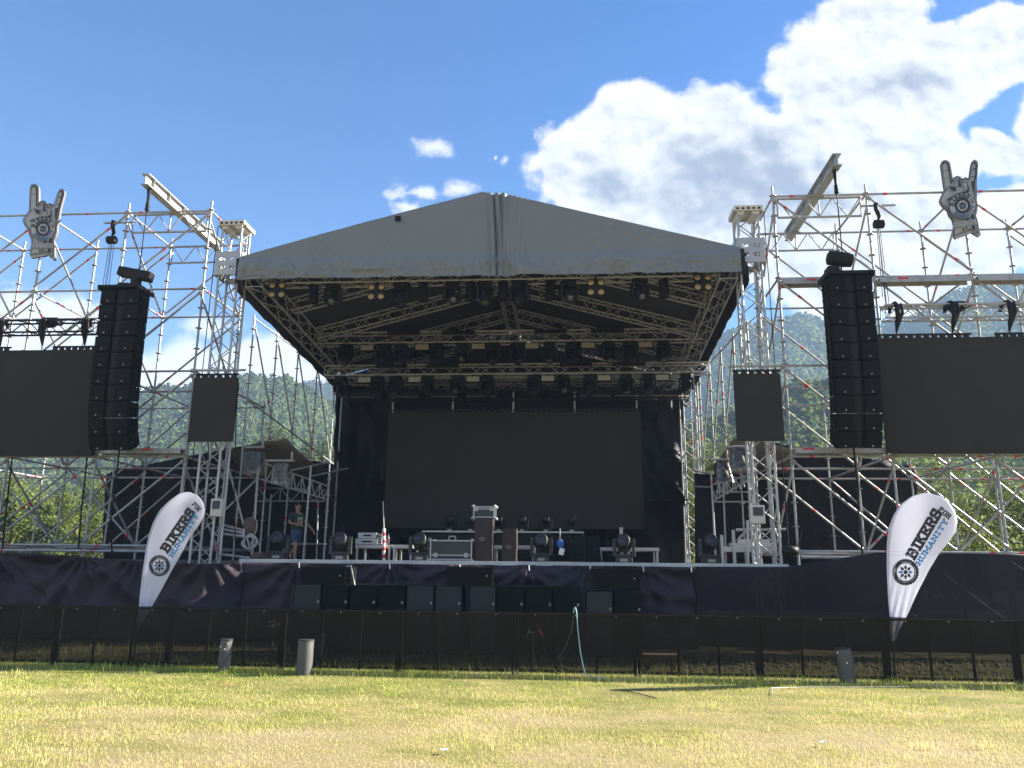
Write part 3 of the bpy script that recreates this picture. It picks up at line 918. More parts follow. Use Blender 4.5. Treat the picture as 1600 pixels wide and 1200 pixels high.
# the front gable sheet: taut panel with a looser hem, gathered folds under the ridge
pk_l = at(752, 304, RY0); pk_r = at(790, 306, RY0)
el, er = at(378, 404, RY0), at(1154, 389, RY0)
bl, br = at(378, 441, RY0), at(1158, 429, RY0)
xs = sorted(set([round(el.x + (er.x - el.x) * k / 400, 4) for k in range(401)] + [round(RXC - .55 + k * .016, 4) for k in range(70)]))
def ztop(x):
    if x < pk_l.x: return el.z + (pk_l.z - el.z) * (x - el.x) / (pk_l.x - el.x) + .03 * sin((x - el.x) / (pk_l.x - el.x) * pi)
    if x > pk_r.x: return er.z + (pk_r.z - er.z) * (er.x - x) / (er.x - pk_r.x) - .012 * sin((er.x - x) / (er.x - pk_r.x) * pi)
    t = (x - pk_l.x) / (pk_r.x - pk_l.x); return pk_l.z + (pk_r.z - pk_l.z) * t + .01 * sin(t * 9)
SEAM = at(787, 380, RY0).x
P = []
for x in xs:
    t = (x - el.x) / (er.x - el.x)
    zb = bl.z + (br.z - bl.z) * t + .006 * sin(t * 26) - .04 * math.exp(-((x - SEAM) / .25) ** 2)
    zt = ztop(x); col = []
    for j in range(61):
        v = (j / 60) ** 1.5; z = zb + (zt - zb) * v
        h = z - zb
        y = 0.0
        hem = max(0, 1 - h / .62)                      # the loose hem
        nv = noise.noise(V((x * 1.5 + h * .9, h * 2.2, 4.4))); nv2 = noise.noise(V((x * 4.2 - h * 2.0, h * 1.2, 9.1)))
        swag = sin(x * 2.1 + h * 4.5 + 2.2 * noise.noise(V((x * .5, h, 1))))
        y += min(1, hem * 1.6) * (.030 * nv + .025 * nv2 + .020 * swag) - .03 * min(1, hem * 4)
        y += (1 - hem) * .012 * nv
        sg_ = 1 if noise.noise(V((x * .45, 2, 8))) > 0 else -1
        wa = 1 - abs(noise.noise(V((x * 3.4 + sg_ * h * 2.6, h * .9 - sg_ * x * .35, 21.)))); wb = 1 - abs(noise.noise(V((x * 6.5 - h * 2.2, h * 1.8 + x * .5, 33.)))); wc = 1 - abs(noise.noise(V((x * 1.2 + h * .6, h * 4.5, 44.))))
        y += -min(1, hem * 2.2) * (.060 * wa ** 4 + .030 * wb ** 4 + .035 * wc ** 5)
        up = max(0, noise.noise(V((x * .8, h * 1.3, 61.))))
        y += -(1 - hem) * up * (.018 * wa ** 6 + .014 * wb ** 6)
        y -= .012 * math.exp(-((x - pk_l.x) / .03) ** 2)
        d = (x - SEAM + .14) / .22
        gath = math.exp(-d * d)
        y += gath * (.05 * sin((x - SEAM) * 34 + h * 1.6 + 1.4 * noise.noise(V((x * 3, h * 1.1, 2)))) + .016 * sin((x - SEAM) * 80 + h * 4))
        d2 = (x - SEAM) / .035; y -= .03 * math.exp(-d2 * d2)
        d3 = (x - SEAM - .35) / .30; y += math.exp(-d3 * d3) * .014 * sin((x - SEAM) * 50 - h * 2)
        for fx, fz, sl in ((-6.2, .9, .8), (-4.6, 1.0, .7), (1.3, .9, -.6)):
            q = (x - fx) * sl + (h - fz); y += .02 * math.exp(-(((x - fx) / .7) ** 2 + ((h - fz) / .3) ** 2)) * sin(q * 26)
        col.append((x, RY0 - .12 + y, z))
    P.append(col)
mb = MB(); mb.grid(P); mb.build('gable_sheet', tarp_m, roof, solid=.008)
p = at(622, 342, RY0 - .17); mb = MB(); mb.box((p.x, p.y - .02, p.z), (.14, .03, .13)); mb.build('gable_patch', blackm, roof)
for p0, p1, w in ((at(374, 404, RY0 - .1), at(371, 442, RY0 - .1), .12), (at(1158, 389, RY0 - .1), at(1163, 428, RY0 - .1), .12)):
    mb = MB(); mb.beam(p0, p1, w, .06); mb.build('corner_strip', led_edge, roof, bevel=.004)

# trusses of the roof
TW = .42
for sg in (-1, 1):
    x = (RX0 + .28) if sg < 0 else (RX1 - .28)
    truss_one('side_truss', roof, (x, RY0 + .1, ze(RY0) + .12), (x, RY1, ze(RY1) + .12), TW, .46, alu_in, .028, .014, .5)
RAFT = [18.55, 20.6, 22.9, 25.2, 27.0]
for Y in RAFT:
    for sg in (-1, 1):
        x = (RX0 + .42) if sg < 0 else (RX1 - .42)
        truss_one('rafter_truss', roof, (x, Y, ze(Y) + .30), (RXC + sg * .22, Y, zr(Y) - .42), .30, .34, alu_in, .024, .012, .36)
truss_one('ridge_truss', roof, (RXC, RY0 + .2, zr(RY0) - .45), (RXC, RY1, zr(RY1) - .45), .36, .40, alu_in, .026, .012, .4)
truss_one('front_truss', roof, (RX0 + .5, RY0 + .45, ZE0 + .22), (RX1 - .5, RY0 + .45, ZE0 + .22), .36, .36, alu_in, .025, .012, .4)
truss_one('back_truss', roof, (RX0 + .5, RY1 - .1, ze(RY1) + .12), (RX1 - .5, RY1 - .1, ze(RY1) + .12), .40, .40, alu_in, .025, .012, .42)

# ------------------------------------------------------------------ roof masts


def mast(label, x, y, top, sleeve, head=True):
    t = thing('roof_mast', label, 'mast', (x, y, 0))
    w = .50
    a, b, c = truss_pts((x, y, .15), (x, y, top), w, w, (1, 0, 0))
    for p in c:
        mb = MB(); mb.tube(a + p, b + p, .032, 8); mb.build('chord', alu, t)
    mb = MB(); truss_lacing(mb, (x, y, .15), (x, y, top), w, w, .015, .42, (1, 0, 0)); mb.build('lacing', alu, t)
    mb = MB(); mb.box((x, y, .06), (1.0, 1.0, .12)); mb.build('base_plate', galv, t, bevel=.01)
    if head:
        mb = MB(); mb.box((x, y, top + .10), (.66, .62, .10)); mb.box((x, y - .33, top + .08), (.70, .03, .14)); mb.box((x, y + .33, top + .08), (.70, .03, .14)); mb.box((x - .36, y, top + .05), (.03, .5, .10)); mb.box((x + .36, y, top + .05), (.03, .5, .10))
        for k in range(5): mb.box((x - .26 + .13 * k, y - .35, top + .07), (.06, .02, .05), None, 1)
        for dx in (-.18, 0.18): mb.tube((x + dx, y - .30, top + .02), (x + dx, y + .30, top + .02), .10, 12)
        mb.build('head_block', [boxwhite, blackm], t, bevel=.006)
        mb = MB(); z = sleeve
        for sx, sy, dx, dy in ((0, -1, .66, .03), (0, 1, .66, .03), (-1, 0, .03, .60), (1, 0, .03, .60)):
            px_, py_ = x + sx * .34, y + sy * .34
            for zz, hh in ((z + .24, .16), (z - .24, .16), (z, .14)): mb.box((px_, py_, zz), (dx, dy, hh))
            for k in (-1, 0, 1):
                if dx > .1: mb.box((px_ + k * .27, py_, z), (.12, dy - .004, .62))
                else: mb.box((px_, py_ + k * .24, z), (dx - .004, .12, .62))
        mb.build('sleeve_block', alu, t, bevel=.005)
        mb = MB(); mb.tube((x - .38 * (1 if x < RXC else -1), y - .28, top), (x - .42 * (1 if x < RXC else -1), y - .28, 2.2), .012, 5); mb.build('hoist_chain', blackm, t)
    return t


MLX, MRX = at(352, 560, 18.6).x, at(1178, 560, 18.6).x
mast('square aluminium roof mast left of the gable roof', MLX, 18.55, at(365, 362, 18.6).z, at(360, 420, 18.6).z)
mast('square aluminium roof mast right of the gable roof', MRX, 18.55, at(1170, 340, 18.6).z, at(1175, 400, 18.6).z)
mast('slim rear roof mast in the gap right of the backdrop', at(1080, 700, 27.4).x, 27.4, 8.6, 0, False)

# ------------------------------------------------------------------ hanging lighting trusses


def lighting_truss(label, p0, p1, w, h, m=alu_in, nh=4, ztop=None, group=None):
    a, b = V(p0), V(p1)
    t = thing('lighting_truss', label, 'truss', a.lerp(b, .5), 0, group)
    truss_parts(t, a, b, w, h, m, .026, .012, .42)
    if ztop:
        for k in range(nh):
            p = a.lerp(b, (k + .5) / nh)
            mb = MB(); mb.tube(p + V((0, 0, h / 2)), V((p.x, p.y, ztop)), .012, 5); mb.build('hanger', blackm, t)
    return t


T1 = (at(494, 533, 23.4), at(1095, 522, 23.4)); T2 = (at(510, 583, 24.2), at(1106, 574, 24.2)); T3 = (at(590, 605, 25.2), at(1066, 597, 25.2)); T4 = (at(546, 620, 24.5), at(1070, 614, 24.5))
ZT1 = (T1[0].z + T1[1].z) / 2; ZT2 = (T2[0].z + T2[1].z) / 2; ZT3 = (T3[0].z + T3[1].z) / 2; ZT4 = (T4[0].z + T4[1].z) / 2
lighting_truss('upper front lighting truss hung under the stage roof', (T1[0].x, 23.4, ZT1), (T1[1].x, 23.4, ZT1), .36, .34, alu_in, 4, 9.4)
lighting_truss('middle lighting truss hung just below the upper one', (T2[0].x, 24.2, ZT2), (T2[1].x, 24.2, ZT2), .36, .32, alu_in, 4, 9.2)
lighting_truss('short rear lighting truss behind the middle one', (T3[0].x, 25.2, ZT3), (T3[1].x, 25.2, ZT3), .34, .36, alu_in, 4, 9.0)
lighting_truss('thin black truss with strip lights above the stage screen', (T4[0].x, 24.5, ZT4), (T4[1].x, 24.5, ZT4), .30, .30, blackm, 5, None)

# the trusses that carry the wide screens
SY = 18.78
for lab, xa, xb, py in (('dark truss with black slings carrying the left wide screen', -17.5, at(152, 510, SY).x, (75, 512)), ('silver truss with black slings carrying the right wide screen', at(1380, 490, SY).x, 13.2, (1490, 488))):
    z = at(*py, SY).z
    t = thing('lighting_truss', lab, 'truss', ((xa + xb) / 2, SY, z))
    truss_parts(t, (xa, SY, z), (xb, SY, z), .30, .32, alu if xa > 0 else blackm, .026, .013, .36)
    for k in range(5):
        x = xa + .25 + (xb - xa - .5) * k / 4
        mb = MB()
        mb.path([(x - .03, SY + .18, z + .05), (x - .03, SY + .1, z + .20), (x, SY - .12, z + .21), (x, SY - .20, z + .12), (x + .01, SY - .20, z - .16), (x + .01, SY - .10, z - .30), (x, SY - .03, z - .50)], [.04, .05, .055, .06, .06, .055, .022], 8)
        mb.path([(x + .10, SY - .19, z + .18), (x + .12, SY - .20, z - .05), (x + .06, SY - .12, z - .25), (x, SY - .04, z - .46)], [.03, .04, .04, .03], 7)
        mb.tube((x, SY - .03, z - .50), (x, SY - .03, z - .60), .016, 6)
        mb.build('sling', blackp, t)
    for k in range(2):
        x = xa + (xb - xa) * (.3 + .45 * k); mb = MB()
        mb.box((x, SY + .05, z + .18), (.42, .26, .16)); mb.lathe((x - .15, SY, z + .1), (1, 0, 0), [(0, .06), (.03, .10), (.25, .10), (.28, .06)], 10); mb.path([(x - .3, SY - .19, z + .14), (x, SY - .22, z - .05), (x + .25, SY - .2, z + .1)], .02, 5)
        mb.build('hoist_body', blackp, t, bevel=.01)
# ------------------------------------------------------------------ LED screens


def led_material(name, ux, uz):
    m = bpy.data.materials.new(name); g = NT(m)
    tc = g.n('ShaderNodeTexCoord').outputs['Object']
    sp = g.n('ShaderNodeSeparateXYZ', i_0=tc)
    cx = g.math('FLOOR', g.math('DIVIDE', sp.outputs[0], ux)); cz = g.math('FLOOR', g.math('DIVIDE', sp.outputs[2], uz))
    wn = g.n('ShaderNodeTexWhiteNoise', noise_dimensions='2D', i_Vector=g.n('ShaderNodeCombineXYZ', i_0=cx, i_1=cz).outputs[0]).outputs['Value']
    fx = g.math('FRACT', g.math('DIVIDE', sp.outputs[0], ux)); fz = g.math('FRACT', g.math('DIVIDE', sp.outputs[2], uz))
    ed = g.math('MAXIMUM', g.math('GREATER_THAN', g.math('ABSOLUTE', g.math('SUBTRACT', fx, .5)), .494), g.math('GREATER_THAN', g.math('ABSOLUTE', g.math('SUBTRACT', fz, .5)), .494))
    col = g.mix(wn, (.0330, .0290, .0235), (.0365, .0322, .0265))
    col = g.mix(g.math('MULTIPLY', ed, .4), col, (.023, .020, .0165))
    p = g.n('ShaderNodeBsdfPrincipled', i_Base_Color=col, i_Roughness=.7); p.inputs['Specular IOR Level'].default_value = .12
    g.t.links.new(p.outputs[0], g.n('ShaderNodeOutputMaterial').inputs[0])
    return m


ledm = led_material('led_tiles', .5, .5)


def screen(label, x0, x1, z0, z1, Y, teeth=0, th=.10, hangers=0, top_gap=None, name='led_screen', rz=0):
    xc = (x0 + x1) / 2
    t = thing(name, label, 'screen', (xc, Y, z0))
    mb = MB(); mb.box2((x0, Y, z0), (x1, Y + .025, z1)); mb.build('screen_face', ledm, t)
    mb = MB(); mb.box2((x0 + .01, Y + .027, z0 + .01), (x1 - .01, Y + th, z1 - .01)); mb.build('cabinet', led_edge, t, bevel=.006)
    if teeth:
        mb = MB()
        runs = top_gap or [(x0, x1)]
        for a, b in runs:
            mb.box2((a, Y + .005, z1 + .075), (b, Y + .085, z1 + .105))
            k = max(3, int((b - a) / .17))
            for i in range(k):
                x = a + (b - a) * (i + .1) / k; mb.box2((x, Y + .01, z1 + .002), (x + (b - a) / k * .55, Y + .08, z1 + .073))
        mb.build('hanging_bar', led_edge, t)
    for k in range(hangers):
        x = x0 + (x1 - x0) * (k + .06) / (hangers - .88); mb = MB(); mb.box((x, Y + .05, z1 + .40), (.055, .05, .78)); mb.build('hanger', alu, t)
    return t


s0, s1 = at(606, 645, 25), at(1003, 645, 25); sz = at(800, 826, 25).z
screen('wide dark led screen at the back of the stage', -6.02, 2.18, sz, s0.z, 25.0, 1, .12, 5)
LZ1, LZ0 = at(80, 544, 18.6).z, at(80, 712, 18.6).z
lx = at(154, 620, 18.6).x
screen('dark wide led screen left of the left speaker column', -17.2, lx, LZ0, LZ1 - .04, 18.62, 1, .12, 0, [(-17.2, lx - 2.6), (lx - 1.45, lx - .05)])
RZ1, RZ0 = at(1490, 524, 18.6).z, at(1490, 708, 18.6).z
rx = at(1379, 620, 18.6).x
screen('dark wide led screen right of the right speaker column', rx, 13.1, RZ0, RZ1 - .04, 18.62, 1, .12, 0, [(rx, at(1520, 524, 18.6).x), (at(1557, 524, 18.6).x, 13.1)])
for lab, a, b, pz0, pz1 in (('small upright led screen in front of the left roof mast', 298, 367, 690, 590), ('small upright led screen in front of the right roof mast', 1149, 1223, 689, 584)):
    p0, p1 = at(a, 640, 18.0), at(b, 640, 18.0); za, zb_ = at((a + b) / 2, pz0, 18).z, at((a + b) / 2, pz1, 18).z
    t = screen(lab, p0.x, p1.x, za, zb_, 18.0, 1, .10)
    mb = MB(); xm = (p0.x + p1.x) / 2
    mb.tube((p0.x - .1, 18.06, zb_ + .20), (p1.x + .15, 18.06, zb_ + .20), .03, 7)
    for dx in (-.25, .2): mb.path([(xm + dx, 18.06, zb_ + .10), (xm + dx * .6, 18.05, zb_ + .28), (xm + dx * .4 + .1, 18.06, zb_ + .20)], .022, 6)
    mb.build('hanging_tube', galv, t)

# ------------------------------------------------------------------ line arrays


def line_array(label, xc, y, ztop_, side):
    t = thing('line_array', label, 'speaker column', (xc, y, ztop_))
    W2, H, D = .50, .408, .48
    ang = [0, 0, .6, 1.0, 1.8, 3.0, 5, 8.5, 14, 23]
    mb = MB()
    mb.box((xc, y + .24, ztop_ + .035), (1.06, .62, .07)); mb.box((xc - .52, y + .24, ztop_ + .0), (.05, .70, .12)); mb.box((xc + .52, y + .24, ztop_), (.05, .70, .12))
    mb.build('bumper', blackm, t, bevel=.008)
    # hoist motor lying on the bumper, its chain bag beside it
    mb = MB()
    if side < 0:
        a, b = V((xc - .22, y + .2, ztop_ + .52)), V((xc + .62, y + .25, ztop_ + .36))
        mb.beam(a, b, .26, .24); mb.tube((xc + .25, y + .22, ztop_ + .10), (xc + .22, y + .22, ztop_ + .34), .13, 10); mb.box((xc + .0, y + .2, ztop_ + .12), (.3, .3, .10))
    else:
        a, b = V((xc - .42, y + .2, ztop_ + .50)), V((xc + .14, y + .1, ztop_ + .36))
        mb.lathe(a, b - a, [(0, .08), (.04, .17), (.36, .18), (.58, .15), (.60, .05)], 12); mb.box((xc - .32, y + .2, ztop_ + .15), (.26, .34, .16)); mb.box((xc + .05, y + .2, ztop_ + .09), (.28, .2, .06)); mb.tube((xc - .1, y + .2, ztop_ + .07), (xc - .1, y + .2, ztop_ + .4), .025, 6)
    mb.build('hoist_motor', blackp, t, bevel=.03)
    pos = V((xc, y, ztop_ - .01)); 
    for i, a in enumerate(ang):
        a = radians(a); dn = V((0, sin(a), -cos(a))); bk = V((0, cos(a), sin(a))); rt = V((1, 0, 0))
        def L(x, d, h): return pos + rt * x + bk * d + dn * h
        hh = H - .014; hr = hh * (1 - .02 - .18 * (i > 5))
        e = MB()
        ins = (hh - hr) / 2
        e.hexa([L(-W2, .09, hh), L(W2, .09, hh), L(W2, D, hh - ins), L(-W2, D, hh - ins), L(-W2, .09, 0), L(W2, .09, 0), L(W2, D, ins), L(-W2, D, ins)])
        box = e.build('speaker_box', speaker_m, t, bevel=.006)
        # the two grilles form a shallow V with a recessed horn between them
        for s in (-1, 1):
            e = MB(); x0, x1 = s * (W2 - .005), s * .13
            pts = [L(x0, .0, hh - .012), L(x1, .02, hh - .012), L(x1, .085, hh - .012), L(x0, .085, hh - .012), L(x0, .0, .012), L(x1, .02, .012), L(x1, .085, .012), L(x0, .085, .012)]
            if s > 0: pts = [pts[1], pts[0], pts[3], pts[2], pts[5], pts[4], pts[7], pts[6]]
            e.hexa(pts); e.build('grille', grille_m, box, bevel=.004)
            e = MB(); c = L(s * .30, -.006, hh - .07); e.box(c, (.032, .008, .032)); e.build('badge', badge_m, box)
            e = MB()
            for q in (.12, .30):
                c = L(s * (W2 + .012), .16 + .2 * (q > .2), hh * .5); e.box(c, (.02, .05, hh * .96))
                c = L(s * (W2 + .02), .25, hh * q * 2.2); e.box(c, (.03, .30, .025))
            e.build('rigging_plate', blackm, box)
        e = MB(); e.grid([[L(x, .035 + .05 * (abs(x) / .125), h) for h in (.012, hh - .012)] for x in (-.125, -.06, 0, .06, .125)]); e.build('horn_flare', blackp, box)
        pos = pos + dn * H
    mb = MB(); b = pos + V((.12 * (1 if side < 0 else -.4), .2, 0))
    mb.path([b + V((0, 0, .1)), b + V((.02, 0, -.8)), b + V((-.03, .05, -1.7)), V((b.x + .05, b.y + .15, 1.9))], .022, 6); mb.build('speaker_cable', blackm, t)
    return t


line_array('black curved speaker column hanging left of the stage', at(186.5, 470, 17.7).x, 17.7, at(186, 450, 17.7).z, -1)
line_array('black curved speaker column hanging right of the stage', at(1331, 470, 17.7).x, 17.7, at(1331, 428, 17.7).z, 1)

# ------------------------------------------------------------------ lights


def moving_head(name, hang, tilt, face=blackp, lensm=None, k=1.0, floor=False, lens_r=.105):
    """local frame: origin at the clamp (hanging) or on the floor (standing); front towards -Y"""
    t = thing(name, None, None)
    s = -1 if hang else 1
    mb = MB(); mb.box((0, 0, s * .07 * k), (.36 * k, .30 * k, .14 * k)); mb.box((0, -.152 * k, s * .07 * k), (.16 * k, .006, .06 * k), None, 1)
    if hang:
        for dx in (-.1, .1): mb.box((dx * k, 0, .03), (.05, .05, .07))
    else:
        for dx in (-.14, .14): mb.box((dx * k, 0, .0), (.06, .26 * k, .02))
    mb.build('base', [face, badge_m if floor else blackm], t, local=True, bevel=.015 * k)
    mb = MB()
    for dx in (-1, 1):
        pts = [(-.10, .15), (.10, .15), (.085, .46), (.04, .54), (-.04, .54), (-.085, .46)]
        mb.poly([(p * k, s * q * k) for p, q in pts], (dx * .215 * k - .035 * k, 0, 0), (0, 1, 0), (0, 0, 1), (.07 * k, 0, 0))
    mb.box((0, 0, s * .175 * k), (.43 * k, .20 * k, .06 * k))
    mb.build('yoke', face, t, local=True, bevel=.012 * k)
    c = V((0, 0, s * .44 * k)); a = radians(tilt)
    ax = V((0, -cos(a), sin(a)))
    mb = MB(); mb.lathe(c - ax * .20 * k, ax, [(0, .09 * k), (.03 * k, .145 * k), (.18 * k, .165 * k), (.30 * k, .15 * k), (.40 * k, .145 * k), (.44 * k, .135 * k), (.442 * k, .115 * k), (.425 * k, .11 * k)], 16)
    for q in range(5): mb.lathe(c - ax * (.16 - .035 * q) * k, ax, [(0, .168 * k), (.012 * k, .168 * k)], 16)
    hd = mb.build('head', face, t, local=True)
    mb = MB(); o = c + ax * .222 * k; mb.lathe(o, ax, [(0, lens_r * k), (.012 * k, lens_r * .8 * k), (.02 * k, lens_r * .3 * k)], 16)
    mb.build('lens', lensm or lens_m, hd, local=True)
    return t


greyhead = mat('charcoal_housing', (.026, .025, .024), .5, 0, .25, 8)
greylens = mat('frosted_lens', (.10, .10, .095), .15, .1, .2, 20)
PH_A = moving_head('moving_head_light', True, -70, blackp, greylens, .92)
PH_B = moving_head('moving_head_light', True, -58, blackp, lens_m, .98)
PH_C = moving_head('moving_head_light', True, -40, blackp, greylens, .92, lens_r=.085)
FL_A = moving_head('moving_head_light', False, 18, greyhead, lens_m, 1.10, True, .085)
FL_S = moving_head('moving_head_light', False, 25, blackp, lens_m, .72, True, .075)
used = set()


def put(proto, loc, rz, label, cat='stage light', group=None):
    if proto.name not in used: used.add(proto.name); o = proto
    else: o = copy_tree(proto)
    o.location = loc; o.rotation_euler = (0, 0, rz)
    tag(o, label, cat, group)
    return o


ORD = ['first', 'second', 'third', 'fourth', 'fifth', 'sixth', 'seventh', 'eighth', 'ninth', 'tenth', 'eleventh', 'twelfth', 'thirteenth']
for i, px in enumerate((541, 600, 627, 682, 723, 771, 808, 859, 896, 951, 984, 1037)):
    p = at(px, 545, 23.3); pr = (PH_A, PH_B, PH_A, PH_B, PH_C, PH_B, PH_B, PH_A, PH_B, PH_A, PH_B, PH_A)[i]
    put(pr, (p.x, 23.3, ZT1 - .22), rng.uniform(-.5, .5), 'black moving head hung under the upper lighting truss, %s from the left' % ORD[i], group='moving heads under the upper lighting truss')
for i, px in enumerate((533, 590, 618, 669, 715, 761, 835, 880, 922, 978, 1012, 1072)):
    p = at(px, 595, 24.1); pr = (PH_A, PH_B, PH_A, PH_B, PH_C, PH_B, PH_B, PH_C, PH_B, PH_A, PH_B, PH_A)[i]
    put(pr, (p.x, 24.1, ZT2 - .20), rng.uniform(-.5, .5), 'black moving head hung under the middle lighting truss, %s from the left' % ORD[i], group='moving heads under the middle lighting truss')
for i, px in enumerate((520, 628, 706, 757, 812, 888, 1000)):
    p = at(px, 450, 18.6); pr = (PH_C, PH_B, PH_C, PH_A, PH_B, PH_C, PH_C)[i]
    put(pr, (p.x, RY0 + .45, 8.68), rng.uniform(-.4, .4), 'black moving head just under the hem of the grey gable, %s from the left' % ORD[i], group='moving heads along the front of the roof')
for i, (px, py, w) in enumerate(((490, 461, .3), (661, 461, .3), (735, 458, .3), (786, 458, .34), (860, 455, .3), (1037, 449, .3))):
    p = at(px, py, 18.7); t = thing('tube_light', 'dark vertical tube lamp under the gable hem, %s from the left' % ORD[i], 'stage light', (p.x, RY0 + .5, 8.55), 0, 'tube lamps along the front of the roof')
    mb = MB(); mb.lathe((p.x, RY0 + .5, 8.70), (0, 0, -1), [(0, .10), (.03, .125), (.42, .125), (.44, .14), (.50, .14), (.505, .10), (.48, .09)], 12); mb.build('housing', blackp, t)
    mb = MB(); mb.box((p.x, RY0 + .5, 8.74), (.06, .10, .12)); mb.build('clamp', blackm, t)


def blinder():
    t = thing('blinder_light', None, None)
    mb = MB(); mb.box((0, .04, -.26), (.16, .10, .42)); mb.box((0, .04, -.26), (.42, .08, .12)); mb.box((0, .04, -.02), (.05, .05, .10))
    mb.build('body', blackp, t, local=True, bevel=.02)
    for sx in (-1, 1):
        for sz_ in (-1, 1):
            c = V((sx * .125, 0, -.26 + sz_ * .125))
            mb = MB(); mb.lathe(c + V((0, .08, 0)), (0, -1, 0), [(0, .04), (.03, .08), (.09, .095), (.10, .095)], 12); lp = mb.build('lamp', blackp, t, local=True)
            mb = MB(); mb.lathe(c + V((0, -.015, 0)), (0, -1, 0), [(0, .080), (.02, .060), (.028, .02)], 12); mb.build('reflector', lens_warm, lp, local=True)
    return t


BL = blinder()
for i, (px, py) in enumerate(((433, 453), (588, 456), (931, 449), (1098, 441))):
    p = at(px, py, 18.35); put(BL, (p.x, 18.35, p.z + .26), 0, 'four lamp blinder with warm round lenses under the gable hem, %s from the left' % ORD[i], group='four lamp blinders')


def strobe():
    t = thing('strobe_panel', None, None)
    mb = MB(); mb.box((0, .04, -.16), (.44, .12, .20)); mb.box((0, .05, -.03), (.05, .05, .14)); mb.build('housing', blackp, t, local=True, bevel=.008)
    mb = MB(); mb.box((0, -.024, -.16), (.40, .008, .165)); mb.build('panel', strobe_m, t, local=True)
    mb = MB()
    for s in (-1, 1): mb.box((s * .235, .04, -.12), (.02, .04, .16))
    mb.build('bracket', blackm, t, local=True)
    return t


ST = strobe()
for i, px in enumerate((573, 659, 747, 831, 919, 1009)):
    p = at(px, 546, 23.2); put(ST, (p.x, 23.25, ZT1 - .16), 0, 'flat grey strobe panel under the upper lighting truss, %s from the left' % ORD[i], group='strobe panels under the upper truss')
for i, px in enumerate((569, 648, 739, 856, 944, 1035)):
    p = at(px, 595, 24.0); put(ST, (p.x, 24.02, ZT2 - .16), 0, 'flat grey strobe panel under the middle lighting truss, %s from the left' % ORD[i], group='strobe panels under the middle truss')


def bar_light():
    t = thing('led_bar', None, None)
    mb = MB(); mb.box((0, 0, 0), (1.0, .10, .13)); mb.box((-.3, 0, .08), (.05, .06, .07)); mb.box((.3, 0, .08), (.05, .06, .07)); mb.build('housing', blackp, t, local=True, bevel=.008)
    mb = MB()
    for k in range(16): mb.lathe((-.46 + k * .0613, 0, -.066), (0, -.5, -1), [(0, .022), (.012, .026), (.016, .018)], 8)
    mb.build('lens_row', badge_m, t, local=True)
    return t


LB = bar_light()
for i, px in enumerate((631, 717, 860, 949)):
    p = at(px, 524, 23.2); put(LB, (p.x, 23.15, ZT1 + .10), 0, 'black led bar lying along the upper lighting truss, %s from the left' % ORD[i], group='led bars on the upper truss')
for i, px in enumerate((612, 692, 900, 983)):
    p = at(px, 575, 24.0); put(LB, (p.x, 23.95, ZT2 + .10), 0, 'black led bar lying along the middle lighting truss, %s from the left' % ORD[i], group='led bars on the middle truss')
for i, px in enumerate((572, 630, 690, 752, 930, 985, 1040)):
    p = at(px, 622, 24.3); put(LB, (p.x, 24.28, ZT4 - .02), 0, 'black led bar on the thin black truss above the screen, %s from the left' % ORD[i], group='led bars above the stage screen')

# lights standing on the stage floor
FZ = 1.76
for px, Y, lab in ((435, 19.6, 'large charcoal moving head on the left wing floor behind the coiled rope'), (532, 19.8, 'large charcoal moving head right of the walking man'), (656, 19.8, 'large charcoal moving head left of the long flight case'),
                   (846, 19.8, 'large charcoal moving head between the covered speaker and the blue cloth'), (975, 19.8, 'large charcoal moving head near the right end of the low platform'), (1109, 19.6, 'large charcoal moving head on the right wing floor')):
    p = at(px, 860, Y); put(FL_A, (p.x, Y, FZ + .012), rng.uniform(-.25, .25), lab, group='large moving heads on the stage floor')
RISER = at(800, 832, 23.2).z
for i, (px, lab) in enumerate(((704, 'small black moving head at the left end of the riser'), (735, 'small black moving head behind the small flight case'), (779, 'small black moving head just right of the small flight case'), (816, 'small black moving head in the middle of the riser'),
                               (853, 'small black moving head above the blue cloth'), (893, 'small black moving head at the right end of the riser'))):
    p = at(px, 820, 23.2); put(FL_S, (p.x, 23.2, RISER + .012), rng.uniform(-.2, .2), lab, group='small moving heads on the riser')
# ------------------------------------------------------------------ cloth


